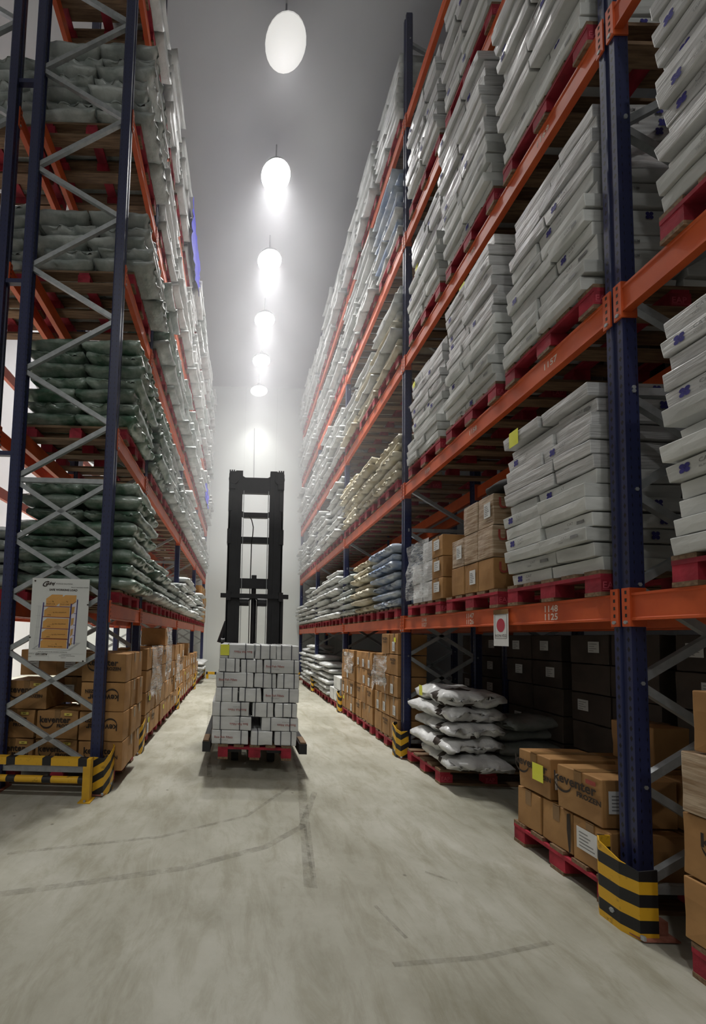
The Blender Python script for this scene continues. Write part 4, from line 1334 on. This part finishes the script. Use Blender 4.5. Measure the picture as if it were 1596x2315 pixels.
# ------------------------------------------------------------------ signs
def load_sign():
    e = empty('load_sign', (-1.590, 3.43, 1.487))
    e.rotation_euler = (0, 0, 0)
    tag(e, 'white safe working load sign on the braces of the left rack end', 'sign')
    k = 0.505 / 1375.0
    X = lambda a: (a - 790) * k
    Y = lambda b: (1100 - b) * k
    pl = MB().box((X(100), Y(2088), -0.004), (X(1478), Y(105), 0), 'sign_white')
    p = link('plate', pl.mesh('plate'), e); p.matrix_local = frame3((0, 0, 0), *FACE_C)
    for a, b in ((170, 175), (1468, 720), (98, 1535), (1412, 2070)):
        s = link('screw', MB().tube((0, 0, 0), (0, 0, 0.005), 0.007, 'ink', 10).mesh('screw'), e)
        s.matrix_local = frame3((max(X(118), min(X(1460), X(a))), 0, Y(b)), *FACE_C)
    d = MB()
    def poly(pts, mat, z):
        d.face([(X(a), Y(b), z) for a, b in pts][::-1], mat)
    def line(a0, b0, a1, b1, w, mat, z):
        p0, p1 = Vector((X(a0), Y(b0), z)), Vector((X(a1), Y(b1), z))
        t = (p1 - p0).normalized()
        n = Vector((-t.y, t.x, 0)) * w * k / 2
        d.face([p0 - n, p1 - n, p1 + n, p0 + n], mat)
    poly([(170, 1820), (400, 1640), (1335, 1635), (1085, 1830)], 'sign_grey', 0.0006)
    poly([(240, 1800), (430, 1660), (1240, 1655), (1040, 1810)], 'sign_white', 0.0009)
    poly([(1100, 740), (1190, 690), (1160, 1640), (1050, 1740)], 'sign_lilac', 0.0009)
    for top, bot in ((600, 770), (880, 1030), (1150, 1305), (1410, 1555), (1625, 1780)):
        i = (600, 880, 1150, 1410, 1625).index(top)
        xl, xr_ = 440 - 16 * i, 1030 - 10 * i
        if i == 0:
            poly([(455, 770), (455, 600), (590, 495), (850, 495), (850, 640), (700, 770)], 'sign_orange', 0.0012)
            poly([(780, 770), (780, 600), (915, 500), (1180, 500), (1175, 660), (1035, 760)], 'sign_orange', 0.0015)
            line(455, 600, 705, 600, 5, 'sign_orange2', 0.0018); line(780, 600, 1035, 600, 5, 'sign_orange2', 0.0018)
            line(705, 600, 820, 510, 5, 'sign_orange2', 0.0018); line(1035, 600, 1175, 505, 5, 'sign_orange2', 0.0018)
            line(1035, 600, 1035, 755, 5, 'sign_orange2', 0.0018)
        else:
            poly([(xl, bot), (xl, top), (xl + 95, top - 80), (xr_ + 10, top - 80), (xr_ + 10, bot)], 'sign_orange', 0.0012)
            line(xl, top, xr_, top, 5, 'sign_orange2', 0.0015)
            poly([(1075, bot - 60), (1080, top - 90), (1165 - 8 * i, top - 110), (1150 - 8 * i, bot - 110)], 'sign_orange2', 0.0012)
            line(390 - 14 * i, bot + 5 if i < 4 else bot, 1050 - 10 * i, bot + 12 if i < 4 else bot, 16 if i < 4 else 4, 'sign_maroon', 0.0018)
    line(400, 780, 1050, 785, 16, 'sign_maroon', 0.0018)
    line(1085, 720, 1180, 650, 14, 'sign_maroon', 0.0018)
    for b in (940, 1215, 1465):
        line(1130, b, 1195, b, 12, 'sign_navy', 0.0018)
    line(400, 690, 348, 1775, 26, 'sign_navy', 0.0021)
    line(1068, 705, 1028, 1785, 30, 'sign_navy', 0.0021)
    line(1212, 600, 1178, 1680, 24, 'sign_navy', 0.0021)
    for a0, a1, b0, b1 in ((330, 260, 780, 1780),):
        line(330, 770, 265, 1770, 5, 'sign_grey', 0.0012); line(290, 770, 225, 1770, 5, 'sign_grey', 0.0012)
    for b in (780, 1010, 1290, 1550, 1770):
        line(225, b, 340, b, 4, 'sign_grey', 0.0012)
    line(640, 200, 640, 260, 4, 'sign_grey', 0.0012)
    line(110, 1900, 1420, 1905, 4, 'sign_grey', 0.0012); line(110, 1975, 590, 1978, 4, 'sign_grey', 0.0012); line(590, 1905, 580, 2050, 4, 'sign_grey', 0.0012)
    g = link('diagram', d.mesh('diagram'), e, mtx=frame3((0, -0.0002, 0), *FACE_C))
    t = MB()
    T = lambda s_, a, b, sz, **kw: put_text(t, s_, X(a), Y(b), sz * k, 'ink', **kw)
    T('SAFE WORKING LOAD', 520, 400, 66, bold=0.0007)
    T('STORAGE SOLUTIONS', 670, 245, 40)
    T('PALLET RACKING SYSTEM', 1040, 322, 36)
    for a, b in ((500, 670), (840, 670)):
        T('____ kg', a, b, 44)
    T('PALLET LOAD', 465, 735, 34); T('PALLET LOAD', 800, 735, 34)
    for b, c in ((935, 1000), (1212, 1275), (1465, 1525)):
        T('____ kg UDL MAXIMUM', 540, b, 40); T('LEVEL', 505, c, 36)
    T('____ kg', 640, 1690, 40); T('TOTAL BAY LOAD', 555, 1755, 42)
    T('NOTE: ALL LOADS TO BE UNIFORMLY DISTRIBUTED', 325, 1880, 30)
    T('ORDER NO.', 110, 1935, 26); T('G013894', 262, 1955, 76, shear=0.3, bold=0.0004); T('DATE', 110, 2005, 26)
    T('STORAGE SOLUTIONS', 885, 1935, 24); T('PLANT AND OFFICE ADDRESS', 835, 1968, 28); T('CONTACT', 880, 2012, 26)
    link('lettering', t.mesh('lettering'), e, mtx=frame3((0, -0.0026, 0), *FACE_C))
    lg = MB()
    put_text(lg, 'G', X(318), Y(305), 190 * k, 'ink', shear=0.55, bold=0.0011)
    put_text(lg, 'odrej', X(420), Y(262), 112 * k, 'ink', shear=0.5, bold=0.0006, space=0.86)
    link('logo', lg.mesh('logo'), e, mtx=frame3((0, -0.0026, 0), *FACE_C))
load_sign()

def dot_sign():
    e = empty('paper_sign', (1.984, 2.954, 1.50))
    tag(e, 'white paper sign with red dot hanging on the first right beam', 'sign')
    ax = frame3((0, 0, 0), *FACE_R)
    link('paper', MB().box((-0.083, -0.132, -0.002), (0.083, 0.125, 0), 'label').mesh('paper'), e, mtx=ax)
    d = MB()
    d.face([(0.046 * math.cos(t * math.pi / 16), 0.025 + 0.052 * math.sin(t * math.pi / 16), 0.001) for t in range(32)], 'dot_red')
    for a0, b0, a1, b1 in ((-0.068, 0.105, 0.068, 0.109), (-0.068, -0.075, 0.068, -0.071), (-0.068, -0.075, -0.064, 0.109), (0.064, -0.075, 0.068, 0.109)):
        rect(d, a0, b0, a1, b1, 'grey_ink', 0.001)
    link('red_dot', d.mesh('red_dot'), e, mtx=ax)
    link('lettering', put_text(MB(), 'NON-VEG', 0, -0.062, 0.028, 'ink', 0.0012, align='CENTER').mesh('lettering'), e, mtx=ax)
    link('tape', MB().box((-0.083, 0.11, 0.0002), (0.083, 0.145, 0.0012), 'kraft_tape').mesh('tape'), e, mtx=ax)
dot_sign()

# ------------------------------------------------------------------ stacker with its load
SX, SY = 0.187, 4.0
def stacker():
    e = empty('pallet_stacker', (SX, 5.45, 0))
    tag(e, 'black pallet stacker truck with a tall mast carrying white cartons', 'forklift')
    def part(name, mb, parent=None):
        return link(name, mb.mesh(name), parent or e)
    for s in (-1, 1):
        ch = MB()
        ch.box((s * 0.315 - 0.06, -0.06, 0.10), (s * 0.315 + 0.06, -0.045, 3.72), 'black').box((s * 0.315 - 0.06, 0.045, 0.10), (s * 0.315 + 0.06, 0.06, 3.72), 'black')
        ch.box((s * 0.375 - 0.012, -0.06, 0.10), (s * 0.375 + 0.012, 0.06, 3.72), 'black')
        part('outer_rail', ch)
        inn = MB().box((s * 0.245 - 0.05, -0.05, 0.12), (s * 0.245 + 0.05, 0.05, 3.735), 'black')
        inn.box((s * 0.175 - 0.004, -0.04, 0.3), (s * 0.175 + 0.004, 0.0, 3.45), 'zinc')
        part('inner_rail', inn)
        sh = MB().tube((s * 0.325, -0.085, 3.60), (s * 0.325, 0.06, 3.60), 0.070, 'black', 18)
        sh.box((s * 0.345 - 0.045, -0.08, 3.46), (s * 0.345 + 0.045, 0.05, 3.68), 'black')
        for q in (0.32, 0.35, 0.378):
            sh.box((s * q - 0.009, -0.05, 3.62), (s * q + 0.009, 0.04, 3.745), 'black')
        part('mast_head', sh)
        part('rail_bracket', MB().box((s * 0.365 - 0.03, -0.07, 2.68), (s * 0.365 + 0.03, 0.07, 2.89), 'black').box((s * 0.36 - 0.03, -0.07, 3.15), (s * 0.36 + 0.025, 0.07, 3.42), 'black'))
        part('support_leg', MB().box((s * 0.488 - 0.04, -1.45, 0.215), (s * 0.488 + 0.04, 0.45, 0.315), 'black').box((s * 0.492 - 0.03, -1.44, 0.315), (s * 0.492 + 0.03, -1.2, 0.33), 'wood'))
        part('load_wheel', MB().tube((s * 0.20 - 0.04, -1.0, 0.07), (s * 0.20 + 0.04, -1.0, 0.07), 0.07, 'rubber', 18).box((s * 0.20 - 0.02, -1.05, 0.07), (s * 0.20 + 0.02, -0.95, 0.205), 'black'))
        part('fork', MB().box((s * 0.20 - 0.07, -1.40, 0.205), (s * 0.20 + 0.07, -0.08, 0.245), 'black').box((s * 0.20 - 0.07, -0.12, 0.205), (s * 0.20 + 0.07, -0.07, 0.75), 'black'))
        part('pulley', MB().tube((s * 0.125 - 0.07, -0.02, 1.865), (s * 0.125 + 0.06, -0.02, 1.865), 0.055, 'black', 14).tube((s * 0.10, -0.02, 1.87), (s * 0.02, -0.02, 1.93), 0.012, 'black', 8))
    for z0_, z1_, y_ in ((2.70, 2.79, 0.0), (2.06, 2.20, 0.0)):
        part('cross_bar', MB().box((-0.24, y_ - 0.03, z0_), (0.24, y_ + 0.03, z1_), 'black'))
    tp = [(-0.22, 3.42), (0.22, 3.42), (0.22, 3.68), (0.16, 3.645), (-0.16, 3.645), (-0.22, 3.68)]
    part('cross_bar', MB().prism(tp, -0.03, 0.03, 'black', lambda a, b, d: (a, d, b)))
    mp = [(-0.22, 3.10), (-0.16, 3.07), (0.16, 3.07), (0.22, 3.10), (0.22, 3.165), (0.16, 3.14), (-0.16, 3.14), (-0.22, 3.165)]
    part('cross_bar', MB().prism(mp, -0.03, 0.03, 'black', lambda a, b, d: (a, d, b)))
    part('load_guard', MB().box((-0.46, -0.12, 1.915), (0.475, -0.07, 1.975), 'black').box((-0.38, -0.13, 1.88), (-0.32, -0.05, 2.01), 'black').box((0.34, -0.13, 1.88), (0.40, -0.05, 2.0), 'black'))
    part('lift_cylinder', MB().tube((0.0, 0.02, 0.3), (0.0, 0.02, 2.19), 0.033, 'black', 14).box((-0.035, -0.02, 2.14), (0.035, 0.05, 2.25), 'black'))
    for x_ in (-0.055, 0.035, 0.05):
        part('chain', MB().tube((x_, 0.0, 0.3), (x_, 0.0, 2.1 if x_ < 0 else 1.9), 0.006, 'black', 6))
    hz = MB()
    pts = [(-0.10, 3.10), (-0.055, 3.03), (-0.03, 2.93), (-0.035, 2.82), (-0.05, 2.72), (-0.052, 2.2)]
    for p, q in zip(pts, pts[1:]):
        hz.tube((p[0], -0.03, p[1]), (q[0], -0.03, q[1]), 0.007, 'rubber', 8)
    part('hydraulic_hose', hz)
    body = MB().box((-0.40, 0.20, 0.12), (0.40, 0.85, 0.95), 'black').box((-0.36, 0.16, 0.95), (0.36, 0.70, 1.15), 'black').box((-0.42, 0.08, 0.08), (0.42, 0.25, 0.5), 'black')
    part('chassis', body)
    arm = MB().tube((-0.44, 0.3, 1.28), (-0.37, 0.3, 1.60), 0.075, 'black', 12, 0.04).tube((-0.45, 0.28, 1.30), (-0.36, 0.28, 1.30), 0.07, 'black', 12)
    part('control_handle', arm)
    part('mast_cover', MB().box((0.365, -0.03, 1.1), (0.415, 0.06, 1.95), 'black'))
    part('drive_wheel', MB().tube((-0.06, 0.6, 0.11), (0.06, 0.6, 0.11), 0.11, 'rubber', 18))
stacker()
LP2 = dup(PALLET0, Matrix.Translation((SX, SY + 0.0, 0.247 - 0.10)) @ Matrix.Rotation(PI / 2, 4, 'Z'))
tag(LP2, 'red pallet raised on the forks of the black stacker', 'pallet', 'red wooden pallets')
def strapped(x0, x1, z, h, i, j, sx_list, txt, flip):
    w = x1 - x0 - 0.006
    v, f = soft_box((0.40, w / 2, h / 2), (3, 3, 1), 0.008, 0.005, 0.008, i * 5 + j)
    mb = MB().raw([(a + 0.40, b, c) for a, b, c in v], f, 'strapped')
    o = link('strapped_carton', mb.mesh('strapped_carton'), None, mtx=Matrix.Translation(((x0 + x1) / 2, SY + 0.012 + rnd.uniform(-0.012, 0.01), z)) @ Matrix.Rotation(PI / 2 + rnd.uniform(-0.012, 0.012), 4, 'Z'))
    side = ('left', 'middle', 'right')[j] if j < 3 else 'right'
    tag(o, 'white strapped fish carton on the stacker, row %s from below, %s' % (ORD[i + 1], side), 'carton', 'white strapped cartons on the stacker')
    for q in sx_list:
        u = q * w / 2
        s_ = MB().box((-0.0115, -u - 0.004, -0.001), (-0.0095, -u + 0.004, h + 0.003), 'strap').box((-0.010, -u - 0.004, h + 0.003), (0.80, -u + 0.004, h + 0.005), 'strap')
        link('strap', s_.mesh('strap'), o)
    if txt:
        t = put_text(put_text(MB(), 'Basa Fish Fillets', 0, 0, 0.030, 'ink' if j % 2 else 'red_ink', align='CENTER', bold=0.0003), 'Frozen seafood', 0, -0.022, 0.014, 'grey_ink', align='CENTER').mesh('brand_print')
        if flip:
            decal(o, t, 'brand_print', (-0.0122, -w * 0.18, h * 0.55), ((0, 1, 0), (0, 0, -1)))
        else:
            decal(o, t, 'brand_print', (-0.0122, w * 0.18, h * 0.45), FACE_R)
    return o
ROWS = [
    [(235, 705, (-0.5, 0.6), 1, 0), (725, 1010, (-0.35,), 0, 0), (1030, 1312, (-0.45, 0.5), 0, 0)],
    [(240, 738, (-0.6, 0.4), 1, 1), (860, 1330, (-0.5, 0.55), 1, 1)],
    [(230, 703, (-0.55, 0.55), 1, 1), (738, 1012, (-0.75, 0.4), 0, 0), (1030, 1314, (-0.3, 0.5), 0, 0)],
    [(268, 556, (-0.45, 0.5), 0, 0), (566, 852, (-0.45, 0.55), 0, 0), (875, 1330, (-0.5, 0.45), 1, 0)],
    [(272, 745, (-0.6, 0.65), 1, 0), (758, 1040, (-0.2, 0.6), 0, 0), (1048, 1330, (-0.4, 0.55), 0, 0)],
    [(300, 572, (-0.35, 0.55), 0, 0), (582, 862, (-0.5, 0.4), 0, 0), (868, 1330, (-0.6, 0.7), 1, 0)],
    [(305, 752, (-0.5, 0.5), 1, 1), (758, 1032, (-0.5, 0.4), 0, 0), (1038, 1316, (-0.6, 0.35), 0, 0)]]
zb = 0.291 + 0.001
for i, row in enumerate(ROWS):
    hgt = (0.143, 0.139, 0.147, 0.146, 0.152, 0.140, 0.148)[i]
    for j, (a, b, sl, tx, fl) in enumerate(row):
        jj = j if len(row) == 3 else j * 2
        o = strapped(SX + (a - 783) / 1245.0, SX + (b - 783) / 1245.0, zb, hgt - 0.005, i, jj, sl, tx, fl)
        if i == 6 and j == 0:
            decal(o, NOTE, 'yellow_note', (-0.0135, 0.125, 0.085), FACE_R)
    zb += hgt

# ------------------------------------------------------------------ haze of cold air in the aisle
m = bpy.data.materials.new('cold_haze')
m.use_nodes = True
nt = m.node_tree
nt.nodes.remove(nt.nodes['Principled BSDF'])
vs_ = nt.nodes.new('ShaderNodeVolumeScatter')
vs_.inputs['Color'].default_value = (0.93, 0.94, 1.0, 1)
vs_.inputs['Density'].default_value = HAZE
vs_.inputs['Anisotropy'].default_value = 0.0
nt.links.new(vs_.outputs[0], nt.nodes['Material Output'].inputs['Volume'])
M['haze'] = m
if HAZE > 0:
    hz = link('cold_haze', MB().box((X0 + 0.02, 4.1, 2.9), (X1 - 0.02, BACK - 0.02, CEIL - 0.02), 'haze').mesh('cold_haze'))
    tag(hz, 'thin cold mist hanging under the ceiling over the far aisle', 'mist', None, 'stuff')
